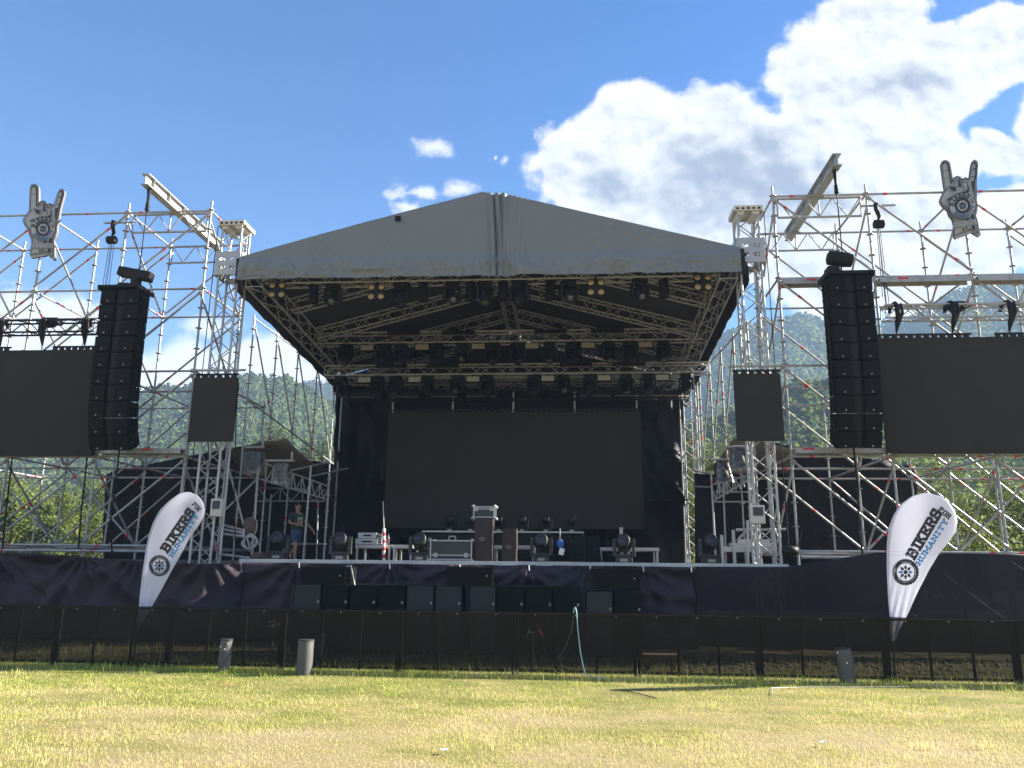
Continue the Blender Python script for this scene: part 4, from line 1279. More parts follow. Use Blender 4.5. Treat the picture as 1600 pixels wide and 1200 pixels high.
def cloth_grid(top, bot, nx, nz, amp, seed, sag=0, fold=(1.2, .5), yoff=0.0, ties=()):
    """top, bot: lists of 3-D points; returns a grid of points from bottom to top with hanging folds"""
    def samp(pl, t):
        L = [(pl[i + 1] - pl[i]).length for i in range(len(pl) - 1)]; s = t * sum(L)
        for i, l in enumerate(L):
            if s <= l or i == len(L) - 1: return pl[i].lerp(pl[i + 1], min(1, s / l))
            s -= l
    top = [V(p) for p in top]; bot = [V(p) for p in bot]
    P = []
    for i in range(nx + 1):
        a, b = samp(bot, i / nx), samp(top, i / nx); col = []
        for j in range(nz + 1):
            v = j / nz; p = a.lerp(b, v)
            n1 = noise.noise(V((p.x * fold[0] + p.z * .4, p.z * fold[1], seed))); n2 = noise.noise(V((p.x * fold[0] * 3.1, p.z * fold[1] * 2 + p.x * .8, seed + 5)))
            y = amp * (n1 + .45 * n2)
            z = -sag * (1 + .8 * noise.noise(V((p.x * .6, seed, 2)))) * (v ** 2)
            rd = 1 - abs(noise.noise(V((p.x * fold[0] * 1.6 + p.z * 1.1, p.z * fold[1] * 1.2 - p.x * .3, seed + 11))))
            y -= amp * .9 * rd ** 6
            for tx, tz in ties:
                dx, dz = p.x - tx, tz - p.z; ds = math.hypot(dx, dz)
                y -= .055 * math.exp(-ds / 1.5) * min(1, ds * 4) * sin(atan2(dx, dz + .05) * 13 + tx + 1.5 * noise.noise(V((p.x * 1.5, p.z * 1.5, 3)))) * 1.2
            col.append((p.x, p.y + y + yoff, p.z + z))
        P.append(col)
    return P


def cloth(name, label, cat, top, bot, nx, nz, amp, seed, m, sag=0, fold=(1.2, .5), parent=None, ties=()):
    mb = MB(); mb.grid(cloth_grid(top, bot, nx, nz, amp, seed, sag, fold, 0, ties))
    o = mb.build(name, m, parent, solid=.004)
    if parent is None: tag(o, label, cat)
    return o


# ------------------------------------------------------------------ the stage
st = thing('stage', 'long raised stage platform with a pale metal front edge', 'stage', (-1.45, 17.5, 0))
xa, xb = at(375, 877, 17.5).x, at(1232, 881, 17.5).x
mb = MB(); mb.box2((xa, 17.56, 1.62), (xb, 27.3, FZ)); mb.build('deck', deck_m, st)
mb = MB(); mb.box2((xa - .02, 17.49, 1.685), (xb, 17.555, FZ + .012)); mb.build('front_edge', edge_m, st, bevel=.006)
mb = MB(); mb.box2((-12.6, 19.6, 1.60), (xa - .004, 27.6, FZ - .003)); mb.build('wing_deck', deck_m, st)
mb = MB(); mb.box2((xb + .004, 19.6, 1.60), (9.6, 27.6, FZ - .003)); mb.build('wing_deck', deck_m, st)
for i in range(14):
    x = xa + .2 + (xb - xa - .4) * i / 13
    mb = MB()
    for y in (17.75, 20, 22.5, 25): mb.tube((x, y, 0), (x, y, 1.62), .03, 6)
    mb.build('leg', alu, st)

KL = 16.85
scrim_dense = mat('heavy_black_scrim', (.030, .0205, .029), .62, 0, .35, .7, bump=.3, bscale=7, spec=.28)
skL = [at(-60, 862, KL), at(60, 863, KL), at(125, 868, KL), at(145, 870, KL), at(230, 876, KL), at(320, 880, KL), at(380, 878, 17.3)]
sk = [V((p.x, p.y, .04)) for p in skL]
cloth('stage_skirt', 'loosely draped black cloth skirt along the left wing of the stage', 'cloth', skL, sk, 220, 30, .07, 3.3, scrim_dense, .02, (.8, 1.3), None, [(at(q, 862, KL).x, at(q, 866, KL).z) for q in (-20, 3, 132, 215, 330)])
skC = [V((at(376, 880, 17.42).x, 17.42, 1.71)), V((at(1085, 882, 17.42).x, 17.42, 1.71))]
cloth('stage_skirt', 'black cloth skirt across the middle of the stage behind the subwoofers', 'cloth', skC, [V((p.x, 17.38, .03)) for p in skC], 240, 26, .085, 8.1, scrim_dense, .015, (.5, 2.2), None, [(at(q, 885, 17.4).x, 1.70) for q in (466, 608, 718, 826, 922, 1005)])
skR = [at(1084, 884, 17.4), at(1232, 884, 17.2), at(1300, 873, KL), at(1370, 862, KL), at(1480, 863, KL), at(1660, 868, KL)]
cloth('stage_skirt', 'see-through black scrim skirt along the right wing of the stage', 'cloth', skR, [V((p.x, p.y - .05, .10)) for p in skR], 120, 16, .035, 5.5, scrim_thin, .015, (.9, .8))
for i, px in enumerate((466, 608, 718, 826, 922, 1005, 1080, 1161)):
    p = at(px, 886, 17.3); mb = MB(); mb.tube((p.x, 17.33, 1.70), (p.x + .01, 17.33, 1.585), .012, 6)
    o = mb.build('cable_tie', paper_m); tag(o, 'short white tie fixing the skirt to the stage edge, %s from the left' % ORD[i], 'tie', 'white ties along the stage edge')

bk_t = [at(524, 606, 26.9), at(1066, 604, 26.9)]; bk_b = [V((p.x, 26.9, FZ)) for p in (at(522, 870, 26.9), at(1069, 870, 26.9))]
bt = thing('stage_backdrop', 'black folded cloth backdrop hung behind the stage screen', 'cloth', (-2, 26.9, FZ))
cloth('curtain', None, None, bk_t, bk_b, 170, 50, .26, 2.2, cloth_m, 0, (1.0, .35), bt)
for px in (527, 1066):
    p = at(px, 740, 26.75); mb = MB(); mb.tube((p.x, 26.75, FZ), (p.x, 26.75, 8.0), TR, 7); mb.build('edge_pole', galv, bt)
mb = MB(); mb.tube((bk_t[0].x, 26.6, 3.9), (bk_t[1].x, 26.6, 3.9), .025, 6); mb.build('crossbar', blackm, bt)
cloth('border_cloth', 'black gathered border cloth above the stage screen', 'cloth', [at(590, 610, 25.6), at(1050, 606, 25.6)], [at(590, 648, 25.6), at(1050, 644, 25.6)], 120, 8, .09, 7.7, cloth_m, 0, (2.2, .5))

# ------------------------------------------------------------------ the stage wings: sagging canvas roofs on tube frames, black side walls


def wing(label, roofpts, wall_top, wall_bot, back, posts, beams, lacing, wl):
    t = thing('wing_canopy', label, 'canopy', roofpts[0][0])
    P = []
    (A, B), (D, C) = roofpts[0], roofpts[1]
    sagB = roofpts[2]
    for i in range(21):
        row = []
        for j in range(17):
            u_, v_ = i / 20, j / 16
            p = A.lerp(B, u_).lerp(D.lerp(C, u_), v_)
            p.z -= sagB * sin(pi * v_) * (.5 + .5 * u_) + .04 * sin(u_ * 9 + v_ * 4)
            row.append(tuple(p))
        P.append(row)
    mb = MB(); mb.grid(P); mb.build('canvas_roof', tentroof_m, t, solid=.008)
    for a, b, r in posts:
        mb = MB(); mb.tube(a, b, r, 7); marks(mb, a, b, 1); mb.build('post', [alu_in, redm], t)
    for a, b in beams:
        mb = MB(); mb.tube(a, b, .028, 6); mb.build('beam', alu_in, t)
    for (a0, b0), (a1, b1), k in lacing:
        mb = MB()
        for q in range(k):
            s0, s1 = q / k, (q + 1) / k
            m0 = V(a0).lerp(V(b0), (s0 + s1) / 2)
            mb.tube(V(a1).lerp(V(b1), s0), m0, .018, 5); mb.tube(m0, V(a1).lerp(V(b1), s1), .018, 5)
            if q: mb.tube(V(a1).lerp(V(b1), s0), V(a0).lerp(V(b0), s0), .018, 5)
        mb.build('beam_lacing', alu_in, t)
    w = cloth('side_wall', wl, 'cloth', wall_top, wall_bot, 60, 20, .09, 6.6, cloth_m, 0, (1.4, .5))
    return t


def A(px, py, Y): return at(px, py, Y)


def F(px, Y): return V((at(px, 870, Y).x, Y, FZ))


wing('brown canvas canopy sagging on tubes over the left stage wing', ((A(360, 703, 22.0), A(447, 683, 22.0)), (A(398, 752, 26.4), A(542, 731, 26.4)), .42),
     [A(166, 741, 24.3), A(182, 734, 24.3), A(307, 711, 24.3), A(398, 694, 24.3), A(404, 700, 24.3)], [V((A(163, 870, 24.3).x, 24.3, .6)), V((A(404, 870, 24.3).x, 24.3, .6))], None,
     [(A(486, 727, 22.6), F(474, 22.6), .030), (A(515, 741, 24.6), F(506, 24.6), .032), (A(424, 772, 26.6), F(417, 26.6), .028), (A(403, 738, 21.8), F(394, 21.8), .034), (A(497, 780, 26.7), F(495, 26.7), .026)],
     [(A(413, 724, 22.4), A(514, 760, 24.6)), (A(408, 749, 22.4), A(512, 781, 24.6)), (A(402, 783, 25.5), A(508, 783, 25.5)), (A(404, 762, 25.5), A(470, 764, 25.5)), (A(358, 733, 21.6), A(391, 860, 21.6)), (A(353, 796, 21.9), A(400, 750, 21.9)), (A(448, 850, 26.5), A(508, 850, 26.5)), (A(455, 735, 22.3), A(514, 722, 24.5)), (A(486, 744, 23), A(543, 732, 26.3))],
     [((A(408, 749, 22.4), A(512, 781, 24.6)), (A(413, 724, 22.4), A(514, 760, 24.6)), 7), ((A(402, 783, 25.5), A(508, 783, 25.5)), (A(404, 762, 25.5), A(508, 764, 25.5)), 3)],
     'black cloth wall behind the left scaffold beside the left stage wing')
wing('brown canvas canopy sagging on tubes over the right stage wing', ((A(1240, 700, 22.0), A(1146, 682, 22.0)), (A(1225, 748, 26.0), A(1081, 733, 26.0)), .40),
     [A(1084, 740, 24.3), A(1120, 742, 24.3), A(1200, 690, 24.3), A(1210, 692, 24.3), A(1295, 707, 24.3), A(1428, 729, 24.3), A(1431, 733, 24.3)], [V((A(1084, 870, 24.3).x, 24.3, .5)), V((A(1430, 870, 24.3).x, 24.3, .5))], None,
     [(A(1111, 737, 22.6), F(1118, 22.6), .030), (A(1130, 752, 24.0), F(1134, 24.0), .030), (A(1171, 700, 21.8), F(1180, 21.8), .034)],
     [(A(1111, 758, 22.8), A(1172, 742, 21.8)), (A(1113, 784, 22.8), A(1176, 745, 21.8)), (A(1114, 784, 23.4), A(1174, 784, 23.4)), (A(1118, 768, 23.4), A(1176, 769, 23.4)), (A(1084, 760, 24), A(1112, 761, 22.8)), (A(1112, 741, 22.5), A(1082, 735, 26))],
     [((A(1113, 784, 22.8), A(1176, 755, 21.8)), (A(1111, 758, 22.8), A(1172, 735, 21.8)), 5)],
     'black cloth wall behind the right scaffold beside the right stage wing')
# the black cloth closing the left wing at the back
cloth('back_wall', 'black cloth closing the left wing behind the walking man', 'cloth', [A(350, 700, 27.6), A(545, 728, 27.6)], [V((A(350, 870, 27.6).x, 27.6, FZ)), V((A(545, 870, 27.6).x, 27.6, FZ))], 40, 14, .12, 4.4, cloth_m)


def covered(label, Y, top, bot, arm, py_arm):
    xm = (top[0] + top[1]) / 2
    p = at(xm, top[2], Y)
    t = thing('covered_lamp', label, 'stage light', p)
    a, b = at(arm[0], py_arm, Y), at(arm[1], py_arm, Y)
    mb = MB(); mb.tube(a, b, .036, 8); marks(mb, a, b, 1); mb.tube(a.lerp(b, .9), a.lerp(b, .9) + V((0, 0, .25)), .03, 6); mb.build('arm', [galv, redm], t)
    tl, tr_, bl_, br_ = at(top[0], top[2], Y), at(top[1], top[2], Y), at(bot[0], bot[2], Y), at(bot[1], bot[2], Y)
    mb = MB(); d = (br_.x - bl_.x) * .42; dt = (tr_.x - tl.x) * .42
    P = []
    N = 28
    for j in range(9):
        v = j / 8; row = []
        for k in range(N + 1):
            an = 2 * pi * k / N
            cx = (bl_.x + br_.x) / 2 * (1 - v) + (tl.x + tr_.x) / 2 * v; hw = (br_.x - bl_.x) / 2 * (1 - v) + (tr_.x - tl.x) / 2 * v; hd = d * (1 - v) + dt * v
            s = 1 + .06 * noise.noise(V((cos(an) * 3, sin(an) * 3, v * 3 + xm)))
            ca, sa = cos(an), sin(an); e = .6
            row.append((cx + hw * s * math.copysign(abs(ca) ** e, ca), Y + hd * s * math.copysign(abs(sa) ** e, sa), bl_.z * (1 - v) + tl.z * v))
        P.append(row)
    mb.grid(P); mb.build('rain_cover', plastic_m, t)
    c = V(((tl.x + tr_.x) / 2, Y, tl.z)); mb = MB()
    mb.box((c.x, Y, tl.z - .06), (.30, .26, .12)); mb.tube((c.x, Y, tl.z), (c.x, Y, a.z), .03, 6)
    mb.lathe((c.x, Y, tl.z - .18), (.15, -.3, -1), [(0, .10), (.08, .15), (.24, .15), (.30, .12), (.31, .09)], 12); mb.box((c.x - .17, Y, tl.z - .22), (.04, .14, .26)); mb.box((c.x + .17, Y, tl.z - .22), (.04, .14, .26))
    mb.build('lamp', blackp, t, bevel=.008)


covered('plastic wrapped lamp on a tube arm, the higher of two in the left wing', 21.2, (384, 412, 707), (379, 414, 741), (383, 413), 699)
covered('plastic wrapped lamp on a tube arm, the lower of two in the left wing', 21.0, (428, 453, 725), (424, 453, 757), (415, 460), 720)
covered('plastic wrapped lamp on a tube arm, the higher of two in the right wing', 21.0, (1139, 1166, 701), (1138, 1179, 738), (1133, 1180), 698)
covered('plastic wrapped lamp on a tube arm, the lower of two in the right wing', 21.4, (1117, 1138, 724), (1116, 1148, 755), (1111, 1139), 718)

for lab, x0, x1, y0, y1 in (('weathered white box lamp with a dark window on the left roof mast', 327, 347, 779, 807), ('weathered white box lamp with a dark window on the right roof mast', 1173, 1195, 789, 818)):
    Y = 18.15; a, b = at(x0, y1, Y), at(x1, y0, Y); t = thing('box_lamp', lab, 'lamp', a)
    mb = MB(); mb.box2((a.x, Y, a.z), (b.x, Y + .16, b.z)); mb.build('housing', boxwhite, t, bevel=.02)
    w, h = b.x - a.x, b.z - a.z
    mb = MB(); mb.box2((a.x + w * .2, Y - .012, a.z + h * .42), (b.x - w * .14, Y - .002, b.z - h * .12)); mb.build('window', lens_m, t)
    mb = MB(); mb.box((a.x + w / 2, Y + .2, a.z + h * .5), (.08, .12, .08)); mb.build('bracket', galv, t)

# ------------------------------------------------------------------ gear on the stage


def flight_case(label, px0, px1, py0, py1, Y, depth, handle=True, feet=True):
    a, b = at(px0, py1, Y), at(px1, py0, Y)
    t = thing('flight_case', label, 'case', (a.x, Y, a.z))
    x0, x1, z0, z1 = a.x, b.x, a.z, b.z
    mb = MB(); mb.box2((x0 + .008, Y + .008, z0 + .008), (x1 - .008, Y + depth - .008, z1 - .008)); mb.build('panel', case_m, t)
    mb = MB(); e = .030
    for z in (z0, z1 - e):
        for y in (Y, Y + depth - e): mb.box2((x0 + e, y, z), (x1 - e, y + e, z + e))
        for x in (x0, x1 - e): mb.box2((x, Y + e, z), (x + e, Y + depth - e, z + e))
    for x in (x0, x1 - e):
        for y in (Y, Y + depth - e): mb.box2((x, y, z0 + e), (x + e, y + e, z1 - e))
    zm = z0 + (z1 - z0) * (.22 if (x1 - x0) > .7 else .72)
    mb.box2((x0 + e + .001, Y - .004, zm), (x1 - e - .001, Y + .02, zm + .028))
    mb.build('edge_trim', alu, t, bevel=.003)
    mb = MB()
    for x in (x0, x1):
        for y in (Y, Y + depth):
            for z in (z0, z1): mb.lathe((x, y, z - .03), (0, 0, 1), [(0, .028), (.02, .04), (.04, .04), (.06, .028)], 8)
    mb.build('corner', alu, t)
    for k in (.14, .86):
        x = x0 + (x1 - x0) * k; mb = MB(); mb.box((x, Y - .012, zm + .014), (.09, .016, .10)); mb.disc((x, Y - .025, zm + .014), (0, 1, 0), .03, .016, 10); mb.build('latch', alu, t)
    if handle:
        mb = MB(); xm = (x0 + x1) / 2
        mb.path([(xm - .08, Y + depth * .3, z1 + .005), (xm - .07, Y + depth * .3, z1 + .09), (xm + .07, Y + depth * .3, z1 + .09), (xm + .08, Y + depth * .3, z1 + .005)], .018, 6); mb.build('handle', alu, t)
    return t


flight_case('long black flight case with metal edges lying on the stage front', 671, 738, 844, 875, 18.6, .55)
flight_case('small black flight case with bright metal edges on top of a covered speaker', 739, 773, 791, 809, 18.75, .42, False)


def covered_speaker(label, px0, px1, py0, py1, Y, logo):
    a, b = at(px0, py1, Y), at(px1, py0, Y); z0 = FZ + .004
    t = thing('covered_speaker', label, 'speaker', (a.x, Y, z0))
    mb = MB(); nx, nz = 12, 20; P = []
    per = [(0, 0), (.25, 0), (.5, 0), (.75, 0), (1, 0), (1, .33), (1, .66), (1, 1), (.5, 1), (0, 1), (0, .66), (0, .33), (0, 0)]
    for j in range(nz + 1):
        z = z0 + (b.z - z0) * j / nz
        P.append([(a.x + (b.x - a.x) * p + .012 * noise.noise(V((p * 4, j * .25, px0))), Y + .42 * q + .015 * noise.noise(V((p * 5, j * .3, px0 + 3))), z) for p, q in per])
    mb.grid(P); mb.box2((a.x + .004, Y + .004, b.z - .012), (b.x - .004, Y + .415, b.z + .004))
    mb.build('cover', cover_m, t)
    c = at(*logo, Y - .02); mb = MB(); r = .05
    mb.path([(c.x + 1.3 * r * cos(q / 16 * 2 * pi), Y - .022, c.z + .75 * r * sin(q / 16 * 2 * pi)) for q in range(16)], .007, 5, closed=True)
    mb.lathe((c.x, Y - .016, c.z), (0, -1, 0), [(0, .016), (.01, .014)], 10)
    mb.build('emblem', badge_m, t)


covered_speaker('tall speaker under a dark brown cover carrying the small flight case', 741, 770, 809, 874, 18.7, (753, 842))
covered_speaker('lower speaker under a dark brown cover right of the taller one', 784, 807, 826, 875, 19.0, (794.5, 854.5))


def monitor(label, px0, px1, py0, py1, Y, tw=0.0):
    a, b = at(px0, py1, Y), at(px1, py0, Y); z0 = FZ + .004
    t = thing('stage_monitor', label, 'speaker', (a.x, Y, z0))
    mb = MB(); w = b.x - a.x; h = b.z - z0
    mb.hexa([(a.x, Y, z0), (b.x, Y + tw * .2, z0), (b.x, Y + .5, z0), (a.x, Y + .5, z0), (a.x + w * .02, Y + .06, b.z), (b.x - w * (.02 + tw * .6), Y + .06, b.z), (b.x - w * (.02 + tw * .6), Y + .46, b.z), (a.x + w * .02, Y + .46, b.z)])
    mb.build('cabinet', speaker_m, t, bevel=.012)
    mb = MB(); mb.hexa([(a.x + w * .1, Y - .008, z0 + h * .12), (b.x - w * .16, Y - .002, z0 + h * .12), (b.x - w * .16, Y + .02, z0 + h * .12), (a.x + w * .1, Y + .02, z0 + h * .12), (a.x + w * .1, Y + .045, z0 + h * .9), (b.x - w * (.16 + tw * .4), Y + .048, z0 + h * .9), (b.x - w * (.16 + tw * .4), Y + .07, z0 + h * .9), (a.x + w * .1, Y + .07, z0 + h * .9)])
    mb.build('grille', grille_m, t, bevel=.004)
    mb = MB(); mb.box((a.x + w * .5, Y + .016, z0 + h * .5), (.10, .012, .06)); mb.build('handle', blackm, t)


monitor('black stage speaker behind the hanging blue cloth', 860, 891, 838, 875, 19.9)
monitor('black stage monitor between two other black speakers', 892, 916, 847, 875, 19.6)
monitor('black stage monitor with a slanted right edge beside the low platform', 917, 940, 838, 876, 19.7, .25)
t = thing('blue_cloth', 'blue cloth bundle with a white tag hanging in front of a black speaker', 'cloth', at(876, 842, 19.5))
p = at(875, 843, 19.5); q = at(876, 856, 19.5); mb = MB()
for k in range(5): mb.path([p + V((.02 * (k - 2), .01 * k, 0)), p.lerp(q, .5) + V((.035 * (k - 2), -.02, 0)), q + V((.022 * (k - 2), 0, -.02 * (k % 2)))], [.012, .022, .010], 6)
mb.build('cloth_fold', bluecloth, t)
mb = MB(); c = at(877.5, 862, 19.48); mb.box(c, (.12, .03, .16), Matrix.Rotation(.25, 3, 'Y')); mb.build('tag', paper_m, t, bevel=.008)
mb = MB(); mb.tube(at(875, 826, 19.5), at(875, 844, 19.5), .016, 6); mb.build('hook', alu, t)

# low platforms, riser
def platform(label, px0, px1, py, Y, depth, legs):
    a, b = at(px0, py, Y), at(px1, py, Y)
    t = thing('stage_platform', label, 'platform', (a.x, Y, FZ))
    mb = MB(); mb.box2((a.x, Y, a.z - .085), (b.x, Y + .03, a.z)); mb.box2((a.x, Y + depth - .03, a.z - .085), (b.x, Y + depth, a.z)); mb.box2((a.x, Y + .031, a.z - .085), (a.x + .03, Y + depth - .031, a.z)); mb.box2((b.x - .03, Y + .031, a.z - .085), (b.x, Y + depth - .031, a.z)); mb.build('frame', alu, t, bevel=.004)
    mb = MB(); mb.box2((a.x + .031, Y + .031, a.z - .03), (b.x - .031, Y + depth - .031, a.z - .006)); mb.build('board', deck_m, t)
    for k in range(legs):
        x = a.x + .05 + (b.x - a.x - .1) * k / (legs - 1)
        for y in (Y + .05, Y + depth - .05):
            mb = MB(); mb.box2((x - .025, y - .025, FZ + .002), (x + .025, y + .025, a.z - .087)); mb.build('leg', alu, t)
    return a.z


tz = platform('low aluminium platform carrying silver amplifiers on the left of the stage', 555, 611, 851, 20.6, .9, 2)
platform('low aluminium platform right of the one carrying the amplifiers', 613, 645, 851, 20.6, .9, 2)
platform('low aluminium platform behind the two covered speakers', 768, 836, 852, 20.8, .9, 3)
platform('low aluminium platform at the right end of the row', 936, 1030, 855, 20.8, .9, 3)
a, b = at(660, 832, 22.6), at(912, 832, 22.6)
t = thing('drum_riser', 'black riser with a pale metal top edge under the row of small moving heads', 'platform', (a.x, 22.6, FZ))
mb = MB(); mb.box2((a.x, 22.6, RISER - .02), (b.x, 24.6, RISER + .008)); mb.build('board', case_m, t)
mb = MB(); mb.box2((a.x, 22.57, RISER - .035), (b.x, 22.598, RISER + .010)); mb.build('edge', alu, t)
cloth('skirt', None, None, [(a.x, 22.62, RISER - .03), (b.x, 22.62, RISER - .03)], [(a.x, 22.62, FZ + .01), (b.x, 22.62, FZ + .01)], 60, 6, .03, 1.4, cloth_m, 0, (2, .5), t)
for px, py0, py1, Y in ((970, 826, 838, 20.7), (875, 825, 838, 22.0)):
    pass
p0 = at(970.5, 826, 20.9); t = thing('post_stub', 'short pale post standing behind the right moving head', 'post', (p0.x, 20.9, FZ)); mb = MB(); mb.tube((p0.x, 20.9, FZ), (p0.x, 20.9, p0.z), .045, 8); mb.build('tube', alu, t); mb = MB(); mb.tube((p0.x, 20.9, p0.z), (p0.x, 20.9, p0.z + .03), .055, 8); mb.build('cap', galv, t)
# amplifiers
for lab, x0, x1, y0, y1, dz in (('silver amplifier case with a dark slot, top of the stack', 559, 588, 832.5, 841, 0), ('wide silver amplifier tray at the bottom of the stack', 555, 590, 841.8, 850.4, 0)):
    a, b = at(x0, y1, 20.75), at(x1, y0, 20.75); t = thing('amplifier', lab, 'amplifier', (a.x, 20.75, a.z))
    mb = MB(); mb.box2((a.x, 20.75, a.z), (b.x, 21.25, b.z)); mb.build('case', alu_in, t, bevel=.006)
    mb = MB(); w = b.x - a.x; h = b.z - a.z; mb.box2((a.x + w * .3, 20.742, a.z + h * .35), (a.x + w * .74, 20.749, a.z + h * .65)); mb.build('slot', blackm, t)
    for k in (.12, .86): mb = MB(); mb.lathe((a.x + w * k, 20.748, a.z + h * .5), (0, -1, 0), [(0, h * .25), (.012, h * .22)], 10); mb.build('latch', alu, t)
a, b = at(590, 850, 20.8), at(597, 833, 20.8); t = thing('amplifier', 'narrow silver case standing right of the amplifier stack', 'amplifier', (a.x, 20.8, a.z)); mb = MB(); mb.box2((a.x, 20.8, a.z), (b.x, 21.3, b.z)); mb.build('case', alu_in, t, bevel=.005); mb = MB()
for k in range(4): mb.box2((a.x + .015, 20.79, a.z + .04 + k * .07), (b.x - .015, 20.799, a.z + .075 + k * .07))
mb.build('slot', blackm, t)
# marker pole with red and white bands; bottle
a, b = F(600, 20.5), at(600, 826, 20.5); t = thing('marker_pole', 'red and white banded pole standing left of the stage screen', 'pole', a)
mb = MB(); n = 9
for k in range(n): mb.tube(a.lerp(b, k / n), a.lerp(b, (k + 1) / n), .042, 8, None, k % 2)
mb.build('banded_tube', [paper_m, redm], t)
mb = MB(); mb.tube(b, at(598.5, 783, 20.5), .012, 6); mb.build('thin_rod', boxwhite, t)
p = at(606, 851, 20.9); t = thing('water_bottle', 'small clear water bottle on the low platform beside the marker pole', 'bottle', p); mb = MB(); mb.lathe(p, (0, 0, 1), [(0, .035), (.02, .042), (.18, .042), (.23, .016), (.26, .016)], 12); mb.build('body', plastic_m, t); mb = MB(); mb.tube(p + V((0, 0, .26)), p + V((0, 0, .285)), .019, 8); mb.build('cap', bluecloth, t)

# rope and sacks in the left wing
t = thing('rope_coil', 'pale coiled rope hanging on a tube in the left wing', 'rope', at(391, 845, 19.9)); c = at(391, 846, 19.9); mb = MB()
for k in range(5): mb.path([(c.x + (.15 + .012 * k) * cos(q / 20 * 2 * pi), c.y - .012 * k + .02 * sin(q), c.z + (.19 - .01 * k) * sin(q / 20 * 2 * pi) - .01 * k) for q in range(20)], .016, 5, closed=True)
mb.path([c + V((.15, 0, .1)), c + V((.27, -.02, -.12)), c + V((.30, -.02, -.28)), c + V((.2, 0, -.38)), c + V((.08, 0, -.30)), c + V((.02, 0, .0))], .013, 5)
mb.path([c + V((.1, 0, .18)), at(400, 830, 19.9), at(402, 815, 19.9), at(396, 806, 19.9)], .012, 5); mb.build('loops', rope_m, t)


def lump(name, label, cat, c, r, seed, m):
    mb = MB(); n, k = 10, 14; P = []
    for i in range(n + 1):
        ph = pi * i / n - pi / 2; row = []
        for j in range(k + 1):
            th = 2 * pi * (j % k) / k
            d = V((cos(ph) * cos(th), cos(ph) * sin(th), sin(ph))); s = 1 + .25 * noise.noise(d * 2 + V((seed, 0, 0)))
            row.append((c[0] + d.x * r[0] * s, c[1] + d.y * r[1] * s, c[2] + d.z * r[2] * s))
        P.append(row)
    mb.grid(P); o = mb.build(name, m, None); tag(o, label, cat); return o


lump('sack', 'brown sack hanging above the coiled rope', 'sack', at(391, 823, 20.0), (.19, .14, .25), 1.1, sack_m)
lump('sack', 'brown sack lying on the floor below the coiled rope', 'sack', (at(405, 872, 19.9).x, 19.95, FZ + .09), (.24, .2, .12), 4.1, sack_m)
t = thing('handrail', 'short tube handrail beside the left roof mast', 'handrail', F(346, 18.9))
a = V((F(346, 18.9).x, 18.9, .02))
for p0, p1 in ((a, at(348, 812, 18.9)), (at(347, 820, 18.9), at(381, 829, 18.9)), (at(347, 827, 18.9), at(381, 833, 18.9)), (at(347, 834, 18.9), at(380, 838, 18.9)), (at(381, 826, 18.9), at(380, 840, 18.9)), (at(345, 866, 18.9), at(390, 872, 18.9))):
    mb = MB(); mb.tube(p0, p1, .034, 7); marks(mb, p0, p1, 1); mb.build('tube', [galv, redm], t)
t = thing('access_steps', 'aluminium steps with posts beside the right roof mast', 'steps', F(1170, 19.4))
for px, py in ((1129, 836), (1147.5, 828), (1168, 813), (1185, 836)):
    p0 = F(px, 19.4); p1 = at(px, py, 19.4); mb = MB(); mb.box2((p0.x - .035, 19.365, FZ), (p0.x + .035, 19.435, p1.z)) if px < 1160 else mb.tube(p0, p1, .035, 7); mb.build('post', alu, t)
a, b = at(1127, 861, 19.5), at(1212, 850, 19.5)
for k in range(3):
    mb = MB(); mb.box2((a.x + k * .25, 19.46 + .28 * k, a.z - .02 + .10 * k), (b.x, 19.73 + .28 * k, a.z + .10 + .10 * k)); mb.build('step', alu, t, bevel=.006)
for p0, p1 in ((at(1150, 828, 19.4), at(1228, 827, 19.4)), (at(1154, 842, 19.4), at(1168, 828, 19.4))):
    mb = MB(); mb.tube(p0, p1, .032, 7); marks(mb, p0, p1, 1); mb.build('rail', [galv, redm], t)
t = thing('oval_lamp', 'black oval lamp lying at the foot of the right scaffold', 'lamp', at(1233, 862, 18.4)); c = at(1233, 861, 18.4)
mb = MB(); mb.lathe(c - V((0, .0, .11)), (0, 0, 1), [(0, .12), (.03, .20), (.11, .23), (.19, .20), (.22, .12)], 14); mb.build('housing', blackp, t); mb = MB(); mb.tube(c + V((.2, 0, .1)), c + V((.35, .1, .5)), .015, 5); mb.build('cord', blackm, t)

# ------------------------------------------------------------------ subwoofers and front fills below the stage
SUBPX = [(460, 503), (504, 546), (548, 590), (591, 634), (635.5, 679), (680, 723), (733, 776), (777, 820), (821, 864), (865, 908), (915, 958), (959, 1003)]
SUBL = ['leftmost subwoofer, its front a lighter grey', 'subwoofer under the left front fill, second in the row', 'subwoofer third in the row, dark front', 'subwoofer fourth in the row, dark front', 'subwoofer fifth in the row, bluish front', 'subwoofer just left of the narrow gap in the row',
        'subwoofer just right of the narrow gap in the row', 'subwoofer eighth in the row behind the red tap', 'subwoofer ninth in the row, dark front', 'subwoofer left of the pale blue hose, tenth in the row', 'subwoofer under the right front fill, its front a lighter grey', 'rightmost subwoofer in the row']
sub_light = mat('grey_reflection_grille', (.021, .020, .019), .65, 0, .15, 4, bump=.3, bscale=300)  # lighter grey stands in for reflections on two of the fronts
sub_violet = mat('bluish_reflection_grille', (.017, .0145, .0195), .65, 0, .15, 4, bump=.3, bscale=300)  # bluish tone puts reflected light into the grille colour
